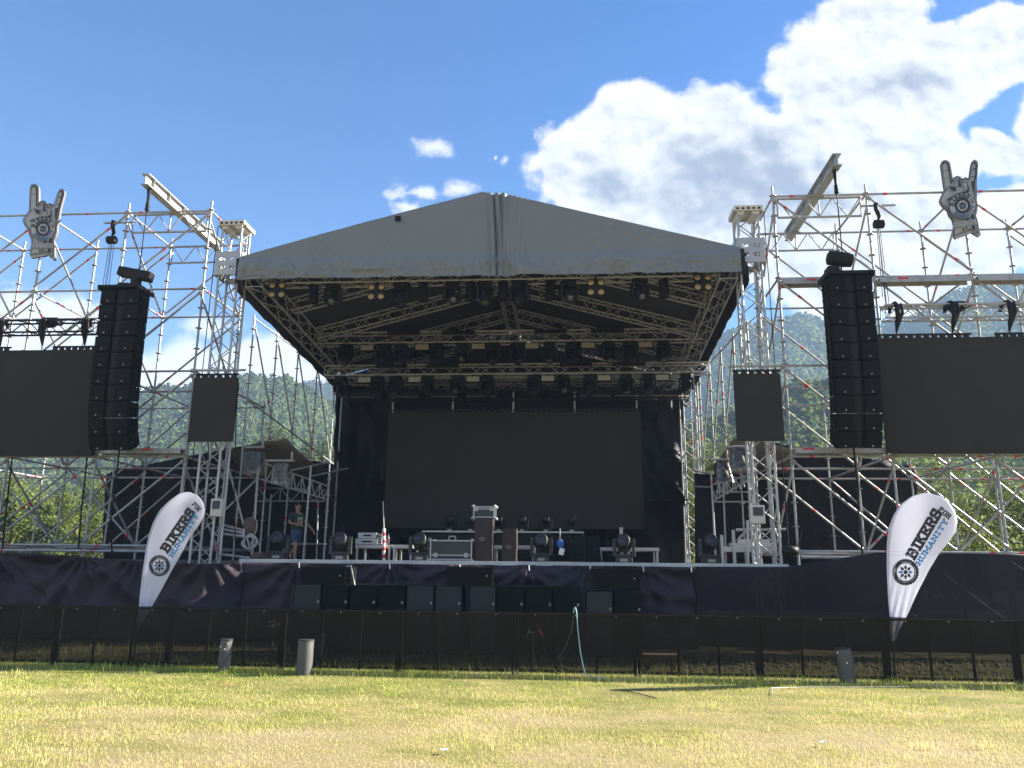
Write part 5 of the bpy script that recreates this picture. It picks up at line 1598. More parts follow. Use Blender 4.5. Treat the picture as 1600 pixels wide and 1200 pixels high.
for i, (a0, b0) in enumerate(SUBPX):
    Y = 15.5; xa_, xb_ = at(a0, 920, Y).x, at(b0, 920, Y).x
    t = thing('subwoofer', 'tall black ' + SUBL[i], 'subwoofer', ((xa_ + xb_) / 2, Y, 0), 0, 'subwoofers in front of the stage')
    zt = at((a0 + b0) / 2, 915 + .011 * ((a0 + b0) / 2 - 730) + (6 if i > 9 else 0), Y).z
    mb = MB(); mb.box2((xa_, Y + .03, .03), (xb_ - .008, Y + .72, zt)); mb.build('cabinet', speaker_m, t, bevel=.012)
    gm = sub_light if i in (0, 10) else sub_violet if i in (4, 5, 6) else grille_m
    mb = MB(); mb.box2((xa_ + .02, Y, .06), (xb_ - .028, Y + .028, zt - .02)); mb.build('grille', gm, t, bevel=.006)
    mb = MB(); mb.box((xb_ - .06, Y - .006, zt - .33), (.035, .01, .05)); mb.build('badge', badge_m, t)
    mb = MB(); mb.box(((xa_ + xb_) / 2, Y + .02, zt - .014), (.16, .015, .02)); mb.build('handle', blackm, t)
for lab, x0, x1, y0, y1, sd in (('black front fill speaker on the left subwoofers', 468, 548, 886, 915.5, 1), ('black front fill speaker on the middle subwoofers', 697, 769, 886, 916, 1), ('black front fill speaker on the right subwoofers', 923, 1000, 889, 922.5, -1)):
    Y = 15.55; a, b = at(x0, y1, Y), at(x1, y0, Y); a.z = max(a.z, 1.245)
    t = thing('front_fill', lab, 'speaker', (a.x, Y, a.z)); w = b.x - a.x
    mb = MB(); mb.box2((a.x, Y + .03, a.z + .004), (b.x, Y + .45, b.z)); mb.build('cabinet', speaker_m, t, bevel=.012)
    xs0, xs1 = (a.x + .01, b.x - (.16 if y0 == 886 and x0 < 600 else .06)) if sd > 0 else (a.x + .05, b.x - .01)
    mb = MB(); mb.box2((xs0, Y, a.z + .012), (xs1, Y + .028, b.z - .008)); mb.build('grille', grille_m, t, bevel=.006)
    mb = MB()
    xp = b.x - .1 if sd > 0 else a.x + .02
    for k in range(3): mb.box((xp + (.0 if sd > 0 else 0), Y + .02, a.z + .07 + .09 * k), (.05, .03, .045))
    mb.build('rigging_plate', led_edge, t)
    mb = MB(); mb.box((xs1 - .04 if sd > 0 else xs1 - .10, Y - .005, a.z + (b.z - a.z) * .55), (.03, .01, .03)); mb.build('badge', badge_m, t)
    mb = MB(); x = b.x + (.01 if sd > 0 else -.02)
    mb.path([(x - .12, Y + .1, b.z + .01), (x - .02, Y + .05, b.z + .03), (x + .03, Y - .01, b.z - .1), (x + .10, Y - .02, a.z + .02)], .012, 5); mb.build('cable', boxwhite if x0 < 600 else blackm, t)
# ------------------------------------------------------------------ the mesh covered crowd barrier
FY = 13.0
JPX = [-96, 85, 263, 439, 623, 805, 995, 1186, 1384, 1587, 1790]
BLAB = ['at the far left edge', 'in front of the left teardrop flag pole', 'behind the left grey pipe', 'behind the right one of the two left grey pipes', 'in front of the subwoofer gap, left of the red tap', 'behind the pale blue hose and the red tap',
        'in front of the old wooden bench', 'behind the single grey pipe on the right', 'in front of the right teardrop flag', 'at the far right edge']
for i in range(len(JPX) - 1):
    x0, x1 = at(JPX[i], 1000, FY).x, at(JPX[i + 1], 1000, FY).x
    t = thing('crowd_barrier', 'black mesh covered barrier section ' + BLAB[i], 'barrier', ((x0 + x1) / 2, FY, 0), 0, 'barrier sections along the field')
    TZ = .955
    P = []
    for k in range(25):
        x = x0 + .004 + (x1 - x0 - .008) * k / 24
        col = []
        for j in range(9):
            v = j / 8
            y = FY + .012 * noise.noise(V((x * 2.2, v * 2, 7))) * sin(pi * v) * 2
            col.append((x, y, .035 + (TZ - .035) * v - (.012 * sin(pi * k / 24) * v) + .004 * noise.noise(V((x * 5, 0, 3))) * v))
        P.append(col)
    mb = MB(); mb.grid(P); mb.build('mesh_screen', mesh_m, t)
    for k, q in enumerate((0, 1)):
        x = (x0 + .03) if q == 0 else (x1 - .03)
        mb = MB(); mb.box2((x - .024, FY + .03, 0), (x + .024, FY + .078, .90)); mb.build('post', postm, t)
    for q in (.34, .67):
        x = x0 + (x1 - x0) * q; mb = MB(); mb.box2((x - .016, FY + .03, .02), (x + .016, FY + .06, .92)); mb.build('stay', postm, t)
    mb = MB(); mb.tube((x0, FY + .05, TZ - .045), (x1, FY + .05, TZ - .045), .018, 7); mb.build('top_rail', postm, t)
    mb = MB(); mb.tube((x0 + .01, FY + .06, .06), (x1 - .01, FY + .06, .06), .018, 6); mb.build('bottom_rail', postm, t)
    for k in range(3): mb = MB(); x = x0 + (x1 - x0) * (k + .5) / 3; z = TZ - .055 + rng.uniform(-.01, .01); mb.disc((x, FY - .012, z), (0, 1, 0), .010, .008, 8); mb.build('eyelet', badge_m, t)

# grey pipes standing in the grass
for lab, px, py0, py1, w, ln in (('short grey pipe with pale dots, left one of two near the left flag', 349, 1000, 1049, 18, .01), ('plain grey pipe with a folded dark bag behind it, right one of two', 475, 1001, 1054, 24, 0), ('leaning grey pipe in front of the right barrier', 1326, 1014, 1066, 25, -.05)):
    Y = atz(px, py1, 0).y; b = V((at(px, py1, Y).x, Y, -.02)); h = at(px, py0, Y).z; r = at(px + w / 2, py1, Y).x - b.x
    t = thing('pipe_post', lab, 'pipe', b, 0, 'grey pipes in the grass')
    tp = b + V((ln, 0, h + .02)); mb = MB()
    ax = (tp - b).normalized(); L = (tp - b).length
    mb.lathe(b, ax, [(0, r * 1.02), (L * .5, r), (L, r), (L + .004, r * .99), (L + .003, r * .88), (L - .18, r * .86)], 24); mb.build('tube', bin_m, t)
    mb = MB(); mb.lathe(tp + ax * .002, ax, [(0, r * 1.05), (.012, r * 1.06), (.018, r * .98)], 24); mb.build('rim', postm, t)
    if px != 475:
        mb = MB()
        for dx, dz in ((-.6, -.06), (.2, -.10), (.6, -.02)) if px < 400 else ((.1, -.16), (-.85, -.02)):
            mb.disc(tp + V((dx * r, -sqrt(max(.02, 1 - dx * dx)) * r - .002, dz - .03)), (0, 1, 0), .012, .008, 8)
        mb.build('reflector', paper_m, t)
    else:
        mb = MB(); mb.hexa([tp + V(q) for q in ((r * .7, .06, -.40), (r * 1.9, .08, -.36), (r * 1.8, .14, -.36), (r * .7, .14, -.40), (r * .2, .06, -.01), (r * 2.2, .08, .12), (r * 2.1, .12, .12), (r * .2, .12, -.01))]); mb.build('bag', cloth_m, t, bevel=.02)

# ------------------------------------------------------------------ lettering
GLY = {
    'B': [((0, 0), (0, 6)), ((0, 6), (2.6, 6)), ((2.6, 6), (3.4, 5.3)), ((3.4, 5.3), (3.4, 4)), ((3.4, 4), (2.7, 3.2)), ((0, 3.2), (2.7, 3.2)), ((2.7, 3.2), (3.6, 2.3)), ((3.6, 2.3), (3.6, .8)), ((3.6, .8), (2.8, 0)), ((2.8, 0), (0, 0)), ((-.7, 0), (0, 0)), ((-.7, 6), (0, 6))],
    'I': [((1, 0), (1, 6)), ((0, 0), (2, 0)), ((0, 6), (2, 6))],
    'K': [((0, 0), (0, 6)), ((-.7, 0), (.8, 0)), ((-.7, 6), (.8, 6)), ((.3, 2.6), (3.2, 6)), ((1.2, 3.4), (3.6, 0)), ((2.6, 6), (4, 6)), ((2.9, 0), (4.3, 0))],
    'E': [((0, 0), (0, 6)), ((-.7, 0), (3.4, 0)), ((-.7, 6), (3.4, 6)), ((0, 3.1), (2.3, 3.1)), ((3.4, 0), (3.4, 1.2)), ((3.4, 6), (3.4, 4.8)), ((2.3, 2.5), (2.3, 3.7))],
    'R': [((0, 0), (0, 6)), ((-.7, 0), (.8, 0)), ((-.7, 6), (2.8, 6)), ((2.8, 6), (3.6, 5.2)), ((3.6, 5.2), (3.6, 3.8)), ((3.6, 3.8), (2.8, 3)), ((2.8, 3), (0, 3)), ((2, 3), (3.4, 0)), ((2.9, 0), (4.3, 0))],
    'S': [((3.4, 6), (3.4, 4.4)), ((3.4, 5.6), (2.8, 6)), ((2.8, 6), (.7, 6)), ((.7, 6), (0, 5.2)), ((0, 5.2), (0, 4.1)), ((0, 4.1), (.7, 3.4)), ((.7, 3.4), (2.9, 2.7)), ((2.9, 2.7), (3.5, 2)), ((3.5, 2), (3.5, .8)), ((3.5, .8), (2.8, 0)), ((2.8, 0), (.6, 0)), ((.6, 0), (0, .4)), ((0, -.1), (0, 1.6))],
    'F': [((0, 0), (0, 6)), ((-.7, 0), (1, 0)), ((-.7, 6), (3.4, 6)), ((0, 3.1), (2.3, 3.1)), ((3.4, 6), (3.4, 4.7))],
    'O': [((0, 1), (0, 5)), ((0, 5), (.9, 6)), ((.9, 6), (2.7, 6)), ((2.7, 6), (3.6, 5)), ((3.6, 5), (3.6, 1)), ((3.6, 1), (2.7, 0)), ((2.7, 0), (.9, 0)), ((.9, 0), (0, 1))],
    'H': [((0, 0), (0, 6)), ((3.4, 0), (3.4, 6)), ((0, 3), (3.4, 3)), ((-.7, 0), (.7, 0)), ((-.7, 6), (.7, 6)), ((2.7, 0), (4.1, 0)), ((2.7, 6), (4.1, 6))],
    'U': [((0, 6), (0, 1)), ((0, 1), (.9, 0)), ((.9, 0), (2.6, 0)), ((2.6, 0), (3.5, 1)), ((3.5, 1), (3.5, 6)), ((-.7, 6), (.7, 6)), ((2.8, 6), (4.2, 6))],
    'M': [((0, 0), (0, 6)), ((4.4, 0), (4.4, 6)), ((0, 6), (2.2, 2)), ((2.2, 2), (4.4, 6)), ((-.7, 0), (.8, 0)), ((3.6, 0), (5.1, 0)), ((-.7, 6), (0, 6)), ((4.4, 6), (5.1, 6))],
    'A': [((0, 0), (1.9, 6)), ((1.9, 6), (3.8, 0)), ((.8, 2), (3, 2)), ((-.7, 0), (.8, 0)), ((3, 0), (4.5, 0))],
    'N': [((0, 0), (0, 6)), ((3.6, 0), (3.6, 6)), ((0, 6), (3.6, 0)), ((-.7, 0), (.7, 0)), ((-.7, 6), (0, 6)), ((2.9, 6), (4.3, 6))],
    'T': [((1.8, 0), (1.8, 6)), ((0, 6), (3.6, 6)), ((1, 0), (2.6, 0)), ((0, 6), (0, 4.8)), ((3.6, 6), (3.6, 4.8))],
    'Y': [((0, 6), (1.8, 3)), ((3.6, 6), (1.8, 3)), ((1.8, 3), (1.8, 0)), ((-.7, 6), (.8, 6)), ((2.8, 6), (4.3, 6)), ((1, 0), (2.6, 0))],
    'C': [((3.4, 4.6), (3.4, 5.4)), ((3.4, 5.4), (2.7, 6)), ((2.7, 6), (.8, 6)), ((.8, 6), (0, 5)), ((0, 5), (0, 1)), ((0, 1), (.8, 0)), ((.8, 0), (2.7, 0)), ((2.7, 0), (3.4, .8)), ((3.4, .8), (3.4, 1.5))],
    'D': [((0, 0), (0, 6)), ((0, 6), (2.6, 6)), ((2.6, 6), (3.6, 5)), ((3.6, 5), (3.6, 1)), ((3.6, 1), (2.6, 0)), ((2.6, 0), (0, 0))],
    'L': [((0, 0), (0, 6)), ((0, 0), (3.2, 0)), ((-.5, 6), (.6, 6)), ((3.2, 0), (3.2, 1.2))],
    'V': [((0, 6), (1.8, 0)), ((3.6, 6), (1.8, 0))],
}
GW = {'I': 2, 'M': 4.6, 'A': 4, 'H': 3.6}


class Decal:
    """flat print: every stroke is a quad a fraction of a millimetre above the one before"""
    def __init__(s, fn): s.fn = fn; s.k = 0; s.mb = MB(); s.step = .00025

    def quad(s, pts, mat=0):
        s.k += 1
        s.mb.add([s.fn(p[0], p[1], s.k * s.step) for p in pts], [tuple(range(len(pts)))], mat)

    def stroke(s, a, b, w, mat=0, ext=True):
        dx, dy = b[0] - a[0], b[1] - a[1]; L = math.hypot(dx, dy) or 1e-6
        ux, uy = dx / L * w / 2, dy / L * w / 2
        e = 1 if ext else 0
        s.quad([(a[0] - ux * e + uy, a[1] - uy * e - ux), (a[0] - ux * e - uy, a[1] - uy * e + ux), (b[0] + ux * e - uy, b[1] + uy * e + ux), (b[0] + ux * e + uy, b[1] + uy * e - ux)], mat)

    def line(s, pts, w, mat=0):
        for a, b in zip(pts, pts[1:]): s.stroke(a, b, w, mat)

    def disc(s, c, r, n=24, mat=0, ry=None):
        ry = ry or r
        s.quad([(c[0] + r * cos(2 * pi * k / n), c[1] + ry * sin(2 * pi * k / n)) for k in range(n)], mat)

    def ring(s, c, r0, r1, n=28, mat=0):
        s.k += 1
        vs = []
        for k in range(n):
            a = 2 * pi * k / n; vs.append(s.fn(c[0] + r0 * cos(a), c[1] + r0 * sin(a), s.k * s.step)); vs.append(s.fn(c[0] + r1 * cos(a), c[1] + r1 * sin(a), s.k * s.step))
        s.mb.add(vs, [(2 * k, 2 * ((k + 1) % n), 2 * ((k + 1) % n) + 1, 2 * k + 1) for k in range(n)], mat)

    def text(s, tx, o, d, up, h, length=None, w=1.45, mat=0):
        """tx along direction d from o (baseline), cap height h along up"""
        adv = [GW.get(c, 3.8) + 2.0 if c != ' ' else 2.6 for c in tx]; tot = sum(adv) - 2.0
        sx = (length / tot) if length else h / 6; sy = h / 6
        x = 0
        for c, a in zip(tx, adv):
            for p, q in GLY.get(c, []):
                f = lambda t: (o[0] + d[0] * (x + t[0]) * sx + up[0] * t[1] * sy, o[1] + d[1] * (x + t[0]) * sx + up[1] * t[1] * sy)
                s.stroke(f(p), f(q), w * (sx + sy) / 2, mat)
            x += a

    def arc(s, tx, c, R, a0, a1, h, w=1.4, mat=0, inward=False):
        """tx on a circle (y down): the letters' feet at radius R, from angle a0 to a1 (degrees, 0 = right, 90 = up); inward: tops point to the centre"""
        n = len(tx)
        for i, ch in enumerate(tx):
            a = radians(a0 + (a1 - a0) * (i + .5) / n)
            rad = (cos(a), -sin(a)); tan_ = (sin(a), cos(a)) if not inward else (-sin(a), -cos(a))
            up = rad if not inward else (-rad[0], -rad[1])
            sc = h / 6; gw = GW.get(ch, 3.8)
            o = (c[0] + rad[0] * R - tan_[0] * gw * sc / 2, c[1] + rad[1] * R - tan_[1] * gw * sc / 2)
            for p, q in GLY.get(ch, []):
                f = lambda t: (o[0] + tan_[0] * t[0] * sc + up[0] * t[1] * sc, o[1] + tan_[1] * t[0] * sc + up[1] * t[1] * sc)
                s.stroke(f(p), f(q), w * sc, mat)


def wheel(dc, c, r, dark=0, blue=1, white=2, ang=0):
    n = 28
    for k in range(n):          # tread blocks
        a = 2 * pi * k / n; dc.stroke((c[0] + r * .93 * cos(a), c[1] + r * .93 * sin(a)), (c[0] + r * cos(a), c[1] + r * sin(a)), r * .13, dark, False)
    dc.ring(c, r * .66, r * .95, 36, dark)
    dc.ring(c, r * .74, r * .775, 36, white)
    for k in range(8):          # spokes: long petals
        a = 2 * pi * k / 8 + ang
        d = (cos(a), sin(a)); q = (-d[1], d[0]); m = blue if k in (0, 4) else dark
        f = lambda u_, v_: (c[0] + d[0] * u_ * r + q[0] * v_ * r, c[1] + d[1] * u_ * r + q[1] * v_ * r)
        dc.quad([f(.16, 0), f(.34, .12), f(.52, .02), f(.66, .0), f(.52, -.02), f(.34, -.12)], m)
    dc.disc(c, r * .15, 12, dark)


# ------------------------------------------------------------------ teardrop flags


def flag(label, Y, left, right, wc, wr, tB, tH, tF, seed, bars=()):
    """left/right: the two edges from the bottom tip to the top, in picture pixels of the photograph, all lying in the flag's own plane"""
    b = at(*left[0], Y)
    t = thing('teardrop_flag', label, 'flag', (b.x, Y, 0))
    def bul(px, py): return .010 * max(0, (py - 860) / 120) * sin(px * .55 + py * .12) + .030 * sin(px * .06 + seed) + .022 * sin(py * .045 + px * .03 + seed * 2)
    def pt(px, py, off=0): return at(px, py, Y - bul(px, py) - off)
    def samp(pl, u_):
        L = [math.hypot(q[0] - p[0], q[1] - p[1]) for p, q in zip(pl, pl[1:])]; s = u_ * sum(L)
        for i, l in enumerate(L):
            if s <= l or i == len(L) - 1:
                k = min(1, s / l); return (pl[i][0] + (pl[i + 1][0] - pl[i][0]) * k, pl[i][1] + (pl[i + 1][1] - pl[i][1]) * k)
            s -= l
    P = []
    for i in range(61):
        a, c = samp(left, i / 60), samp(right, i / 60)
        P.append([pt(a[0] + (c[0] - a[0]) * j / 16, a[1] + (c[1] - a[1]) * j / 16) for j in range(17)])
    mb = MB(); mb.grid(P); mb.build('cloth', white_cloth, t, solid=.003)
    hem = [pt(p[0] + .6, p[1], .006) for p in (samp(left, k / 40) for k in range(41))]
    mb = MB(); foot = V((b.x - .02, Y, 0))
    mb.path(hem, [.016 - .010 * k / 40 for k in range(41)], 6); mb.build('pole_sleeve', white_cloth, t)
    mb = MB(); mb.tube(foot, hem[0], .014, 6); mb.build('pole', postm, t)
    mb = MB(); mb.tube((foot.x, Y, 0), (foot.x, Y, .12), .03, 8); mb.box((foot.x, Y + .1, .015), (.4, .5, .03)); mb.build('base', blackm, t)
    dc = Decal(lambda x, y, k: pt(x, y, .006 + k))
    wheel(dc, wc, wr, 0, 1, 2, 0)
    for tx, o, e, h, m, w in ((('BIKERS',) + tB + (0, 1.75)), (('HUMANITY',) + tH + (1, 1.35)), (('FOR',) + tF + (0, 1.7))):
        L = math.hypot(e[0] - o[0], e[1] - o[1]); d = ((e[0] - o[0]) / L, (e[1] - o[1]) / L)
        dc.text(tx, o, d, (d[1], -d[0]), h, L, w, m)
    for p, q in bars: dc.stroke(p, q, .5, 2)
    dc.mb.build('print', [ink, blue_ink, lines_m], t)
    mb = MB()


flag('white teardrop flag leaning over the barrier on the left with a wheel emblem', 13.25,
     [(215, 983), (217, 958), (219, 930), (223, 895), (228, 860), (233, 835), (240, 815), (250, 797), (264, 783), (279, 772), (290, 769), (298, 770)],
     [(216, 983), (229, 962), (239, 945), (252, 922), (267, 894), (283, 866), (298, 838), (310, 822), (318, 807), (320, 796), (317, 784), (309, 774), (299, 770)],
     (249, 884), 16.6, ((262.5, 862), (304, 801), 12.2), ((270, 870), (309, 806), 6.0), ((300.5, 789), (309.5, 799), 6.0), 1.0, [((226, 955), (244, 905)), ((228, 948), (238, 925))])
flag('white teardrop flag leaning over the barrier on the right with a wheel emblem', 13.25,
     [(1395, 1002), (1393, 985), (1391, 965), (1388, 930), (1386, 890), (1386, 850), (1389, 825), (1396, 805), (1408, 788), (1424, 776), (1442, 771), (1452, 771)],
     [(1397, 1002), (1407, 980), (1417, 962), (1434, 925), (1452, 890), (1467, 865), (1482, 848), (1493, 832), (1496, 815), (1492, 798), (1482, 784), (1468, 775), (1453, 771)],
     (1415, 894), 21.0, ((1429.5, 872), (1471, 802), 14.0), ((1437.5, 882.5), (1481, 815), 7.2), ((1467, 797.5), (1482, 810.5), 6.5), 2.6,
     [((1391, 958), (1399, 880)), ((1396, 960), (1409, 918)), ((1402, 962), (1417, 918)), ((1388, 862), (1476, 862)), ((1391, 868), (1470, 866)), ((1418, 945), (1452, 872)), ((1393, 940), (1396, 885))])

# ------------------------------------------------------------------ the hand shaped signs on the scaffolds
HO = [(285, 150), (250, 160), (232, 195), (228, 260), (222, 400), (218, 510), (180, 560), (135, 620), (138, 655), (165, 710), (205, 755), (215, 820), (245, 880), (248, 950), (235, 1020), (222, 1080), (240, 1108), (300, 1095), (400, 1080), (445, 1065), (480, 1100), (520, 1130),
      (545, 1120), (541, 1050), (543, 950), (535, 880), (560, 830), (578, 770), (582, 700), (600, 620), (625, 480), (660, 360), (684, 275), (683, 235), (655, 213), (615, 233), (592, 285), (560, 380), (543, 430), (500, 408), (455, 415), (440, 388), (400, 372), (358, 385), (342, 425), (345, 300), (345, 200), (325, 165)]


def hand(label, fn, back):
    """fn maps the drawing's (x, y) and a lift towards the viewer to a point"""
    c = fn(400, 650, 0)
    t = thing('hand_sign', label, 'sign', c)
    o = fn(0, 0, 0); ux = fn(1, 0, 0) - o; uy = fn(0, 1, 0) - o
    mb = MB(); mb.poly([(x, y) for x, y in HO], o, ux, uy, back); mb.build('board', handedge, t, bevel=.004)
    cx = sum(p[0] for p in HO) / len(HO); cy = sum(p[1] for p in HO) / len(HO)
    dc = Decal(lambda x, y, k: fn(x, y, .004 + k)); dc.step = .0006
    mf = MB(); mf.poly(HO, fn(0, 0, .003), ux, uy, V((0, 0, 0))); mf.build('face', handface, t)
    # outline just inside the edge
    inn = []
    n = len(HO)
    for i in range(n):
        a, b, d = HO[i - 1], HO[i], HO[(i + 1) % n]
        tx, ty = d[0] - a[0], d[1] - a[1]; L = math.hypot(tx, ty); inn.append((b[0] + ty / L * -17, b[1] - tx / L * -17))
    def inside(p):
        c_ = False; j = n - 1
        for i in range(n):
            if (HO[i][1] > p[1]) != (HO[j][1] > p[1]) and p[0] < (HO[j][0] - HO[i][0]) * (p[1] - HO[i][1]) / (HO[j][1] - HO[i][1]) + HO[i][0]: c_ = not c_
            j = i
        return c_
    if not inside(inn[5]): inn = [(2 * HO[i][0] - p[0], 2 * HO[i][1] - p[1]) for i, p in enumerate(inn)]
    dc.line(inn + inn[:1], 6)
    dc.line([(p[0], p[1]) for p in HO + HO[:1]], 7)
    # fingers and thumb, drawn in black
    dc.line([(318, 445), (318, 250), (312, 190), (285, 170), (262, 190)], 18); dc.line([(245, 275), (270, 285), (305, 275)], 7); dc.line([(262, 380), (295, 378)], 6)
    dc.line([(250, 190), (245, 260)], 6)
    dc.line([(652, 245), (668, 285), (650, 330), (640, 400), (600, 490)], 18); dc.line([(650, 245), (618, 262)], 10); dc.line([(605, 330), (640, 322)], 10); dc.line([(580, 415), (625, 418)], 10)
    dc.line([(340, 470), (355, 405), (395, 385), (430, 410), (428, 500)], 9); dc.line([(412, 430), (414, 500)], 20); dc.line([(368, 435), (385, 425)], 7)
    dc.line([(440, 520), (450, 440), (490, 428), (535, 450)], 9); dc.line([(450, 462), (515, 470), (508, 560), (490, 585)], 9)
    dc.line([(235, 520), (290, 478), (340, 500), (440, 510), (468, 545), (440, 580), (380, 590), (330, 605), (240, 635)], 9)
    dc.quad([(285, 495), (335, 492), (365, 520), (365, 548), (330, 555), (300, 525)]); dc.quad([(225, 640), (330, 600), (420, 585), (340, 625), (270, 640), (235, 660)])
    dc.quad([(430, 600), (500, 560), (515, 500), (525, 520), (520, 590), (470, 625)]); dc.quad([(565, 470), (610, 475), (590, 600), (575, 670), (562, 560)])
    dc.quad([(430, 900), (470, 890), (450, 940), (410, 940)]); dc.quad([(495, 850), (525, 840), (515, 940), (478, 940)]); dc.quad([(350, 1025), (372, 1025), (378, 1060), (355, 1060)]); dc.quad([(388, 1018), (408, 1018), (412, 1050), (395, 1050)]); dc.quad([(465, 1020), (505, 1015), (510, 1080), (470, 1060)])
    # emblem
    c0 = (405, 750)
    dc.disc(c0, 170, 40, 2); dc.ring(c0, 163, 170, 40, 0)
    dc.ring(c0, 66, 100, 36, 0)
    for k in range(8):
        a = 2 * pi * k / 8; d = (cos(a), sin(a)); q = (-d[1], d[0])
        f = lambda u_, v_: (c0[0] + d[0] * u_ + q[0] * v_, c0[1] + d[1] * u_ + q[1] * v_)
        dc.quad([f(8, 0), f(34, 14), f(58, 0), f(34, -14)], 1 if k in (0, 4) else 0)
    dc.disc(c0, 9, 10, 1)
    dc.arc('BIKERS', c0, 108, 172, 38, 46, 1.5, 0); dc.arc('FOR', c0, 118, 30, 4, 24, 1.2, 0); dc.arc('HUMANITY', c0, 153, 208, 352, 44, 1.35, 1, True)
    # two lines of small print on a band
    dc.quad([(246, 942), (535, 942), (530, 1012), (240, 1012)], 2); dc.line([(243, 942), (537, 942)], 5); dc.line([(240, 1012), (532, 1012)], 5)
    for y, runs in ((965, ((252, 330, 0), (346, 376, 0), (392, 420, 0), (436, 526, 0))), (996, ((252, 306, 0), (322, 372, 0), (388, 446, 1), (462, 522, 0)))):   # two lines too small to read: only the rhythm of the letters
        for a, b, m in runs:
            x = a
            while x < b - 6: dc.stroke((x, y - 6), (x, y + 6), 6, m, False); dc.stroke((x, y + (5 if int(x) % 2 else -5)), (x + 9, y + (5 if int(x) % 2 else -5)), 5, m, False); x += 15
    # black bars on the edge of the board
    dc.mb.build('print', [handink, handblue, handface], t)
    mb = MB(); e = back.normalized()
    for (i0, u0, u1) in ((30, .2, .6), (31, .1, .5), (32, .3, .9), (29, .3, .6), (28, .1, .6), (26, .2, .8), (25, .2, .9)):
        pass
    mb = MB(); p = fn(400, 800, 0) + back * 1.02
    mb.tube(p + V((-.3, .03, .2)), p + V((.3, .03, .2)), .03, 6); mb.tube(p + V((0, .06, .5)), p + V((0, .06, -.4)), .03, 6); mb.build('fixing_tube', galv, t)


HY = 18.78
def fnL(x, y, k): return at(20 + x / 8.57, 270 + y / 8.57, HY - k)
hand('grey horned hand sign on the left scaffold with an upright index finger', fnL, V((0.0, .075, 0)))
ca, sa = cos(radians(-10.5)), sin(radians(-10.5))
def fnR(x, y, k):
    X, Y = (x - 400) / 8.0, (y - 640) / 8.0
    return at(1501 + ca * X - sa * Y, 308 + sa * X + ca * Y, HY - k)
hand('grey horned hand sign on the right scaffold with its index finger leaning left', fnR, V((0, .075, 0)))

# ------------------------------------------------------------------ the walking man


def skin(name, verts, edges, rad, m, parent, root=0, sub=2):
    me = bpy.data.meshes.new(name); me.from_pydata([tuple(v) for v in verts], edges, []); me.materials.append(m)
    o = bpy.data.objects.new(name, me); COL.objects.link(o)
    if parent is not None: o.parent = parent; KIDS.setdefault(parent.name, []).append(o)
    md = o.modifiers.new('sk', 'SKIN'); md.use_smooth_shade = True
    lay = me.skin_vertices[0].data if me.skin_vertices else None
    if lay is None:
        bm = bmesh_new(me)
        lay = me.skin_vertices[0].data
    for i, r in enumerate(rad):
        r = r if isinstance(r, tuple) else (r, r)
        lay[i].radius = r; lay[i].use_root = (i == root)
    if sub: 
        s = o.modifiers.new('ss', 'SUBSURF'); s.levels = s.render_levels = sub
    return o


import bmesh
def bmesh_new(me):
    bm = bmesh.new(); bm.from_mesh(me); bm.verts.layers.skin.verify(); bm.to_mesh(me); bm.free()


PY = 23.6
pp = at(460, 872, PY)
man = thing('person', 'man in a dark green t-shirt and denim shorts walking on the left stage wing', 'person', (pp.x, PY, FZ), radians(52))
S = 1.0
# local: facing -Y, his left is +X
bv = [(0, 0, .93), (0, .0, 1.08), (0, -.01, 1.25), (0, .0, 1.40), (0, .01, 1.48), (0, -.01, 1.55), (0, -.02, 1.64), (0, -.01, 1.70),
      (.19, .0, 1.40), (.31, -.03, 1.15), (.40, -.22, .97),                  # left arm swings out and forward
      (-.19, .0, 1.40), (-.26, .02, 1.14), (-.10, -.24, 1.08),               # right forearm across the belly
      (.10, .02, .88), (.11, .12, .50), (.11, .42, .20), (.11, .36, .06),    # left leg trails
      (-.10, .0, .88), (-.10, -.16, .50), (-.10, -.16, .10), (-.10, -.29, .04)]
be = [(0, 1), (1, 2), (2, 3), (3, 4), (4, 5), (5, 6), (6, 7), (3, 8), (8, 9), (9, 10), (3, 11), (11, 12), (12, 13), (0, 14), (14, 15), (15, 16), (16, 17), (0, 18), (18, 19), (19, 20), (20, 21)]
br = [(.15, .11), (.145, .10), (.155, .11), (.14, .09), .055, (.075, .085), (.085, .10), (.055, .07), .06, .042, .032, .06, .042, .032, .085, .058, .04, .035, .085, .058, .042, .036]
def add_hand(w, d, side):
    """palm and five fingers from wrist vertex w along d"""
    base = V(bv[w]); d = V(d).normalized(); sdir = d.cross(V((0, 0, 1))).normalized() * side; nrm = sdir.cross(d)
    bv.append(tuple(base + d * .07)); br.append((.036, .018)); be.append((w, len(bv) - 1)); pl = len(bv) - 1
    for k, (off, ln) in enumerate(((-.028, .065), (-.010, .078), (.010, .074), (.027, .055))):
        p1 = base + d * (.095) + sdir * off; p2 = p1 + d * ln * .55 - V((0, 0, .012)); p3 = p2 + d * ln * .3 - V((0, 0, .03))
        i = len(bv); bv.extend([tuple(p1), tuple(p2), tuple(p3)]); br.extend([.0095, .0085, .007]); be.extend([(pl, i), (i, i + 1), (i + 1, i + 2)])
    p1 = base + d * .035 + sdir * -.045; p2 = p1 + d * .045 + sdir * -.012; i = len(bv)
    bv.extend([tuple(p1), tuple(p2)]); br.extend([.011, .008]); be.extend([(w, i), (i, i + 1)])
add_hand(10, (.25, -.6, -.75), 1); add_hand(13, (.75, -.55, -.1), -1)
body = skin('body', bv, be, br, skin_m, man)
sv = [(0, 0, .86), (0, 0, 1.06), (0, -.01, 1.24), (0, 0, 1.39), (0, .0, 1.455), (.19, .0, 1.395), (.265, -.02, 1.23), (-.19, 0, 1.395), (-.24, .01, 1.21)]
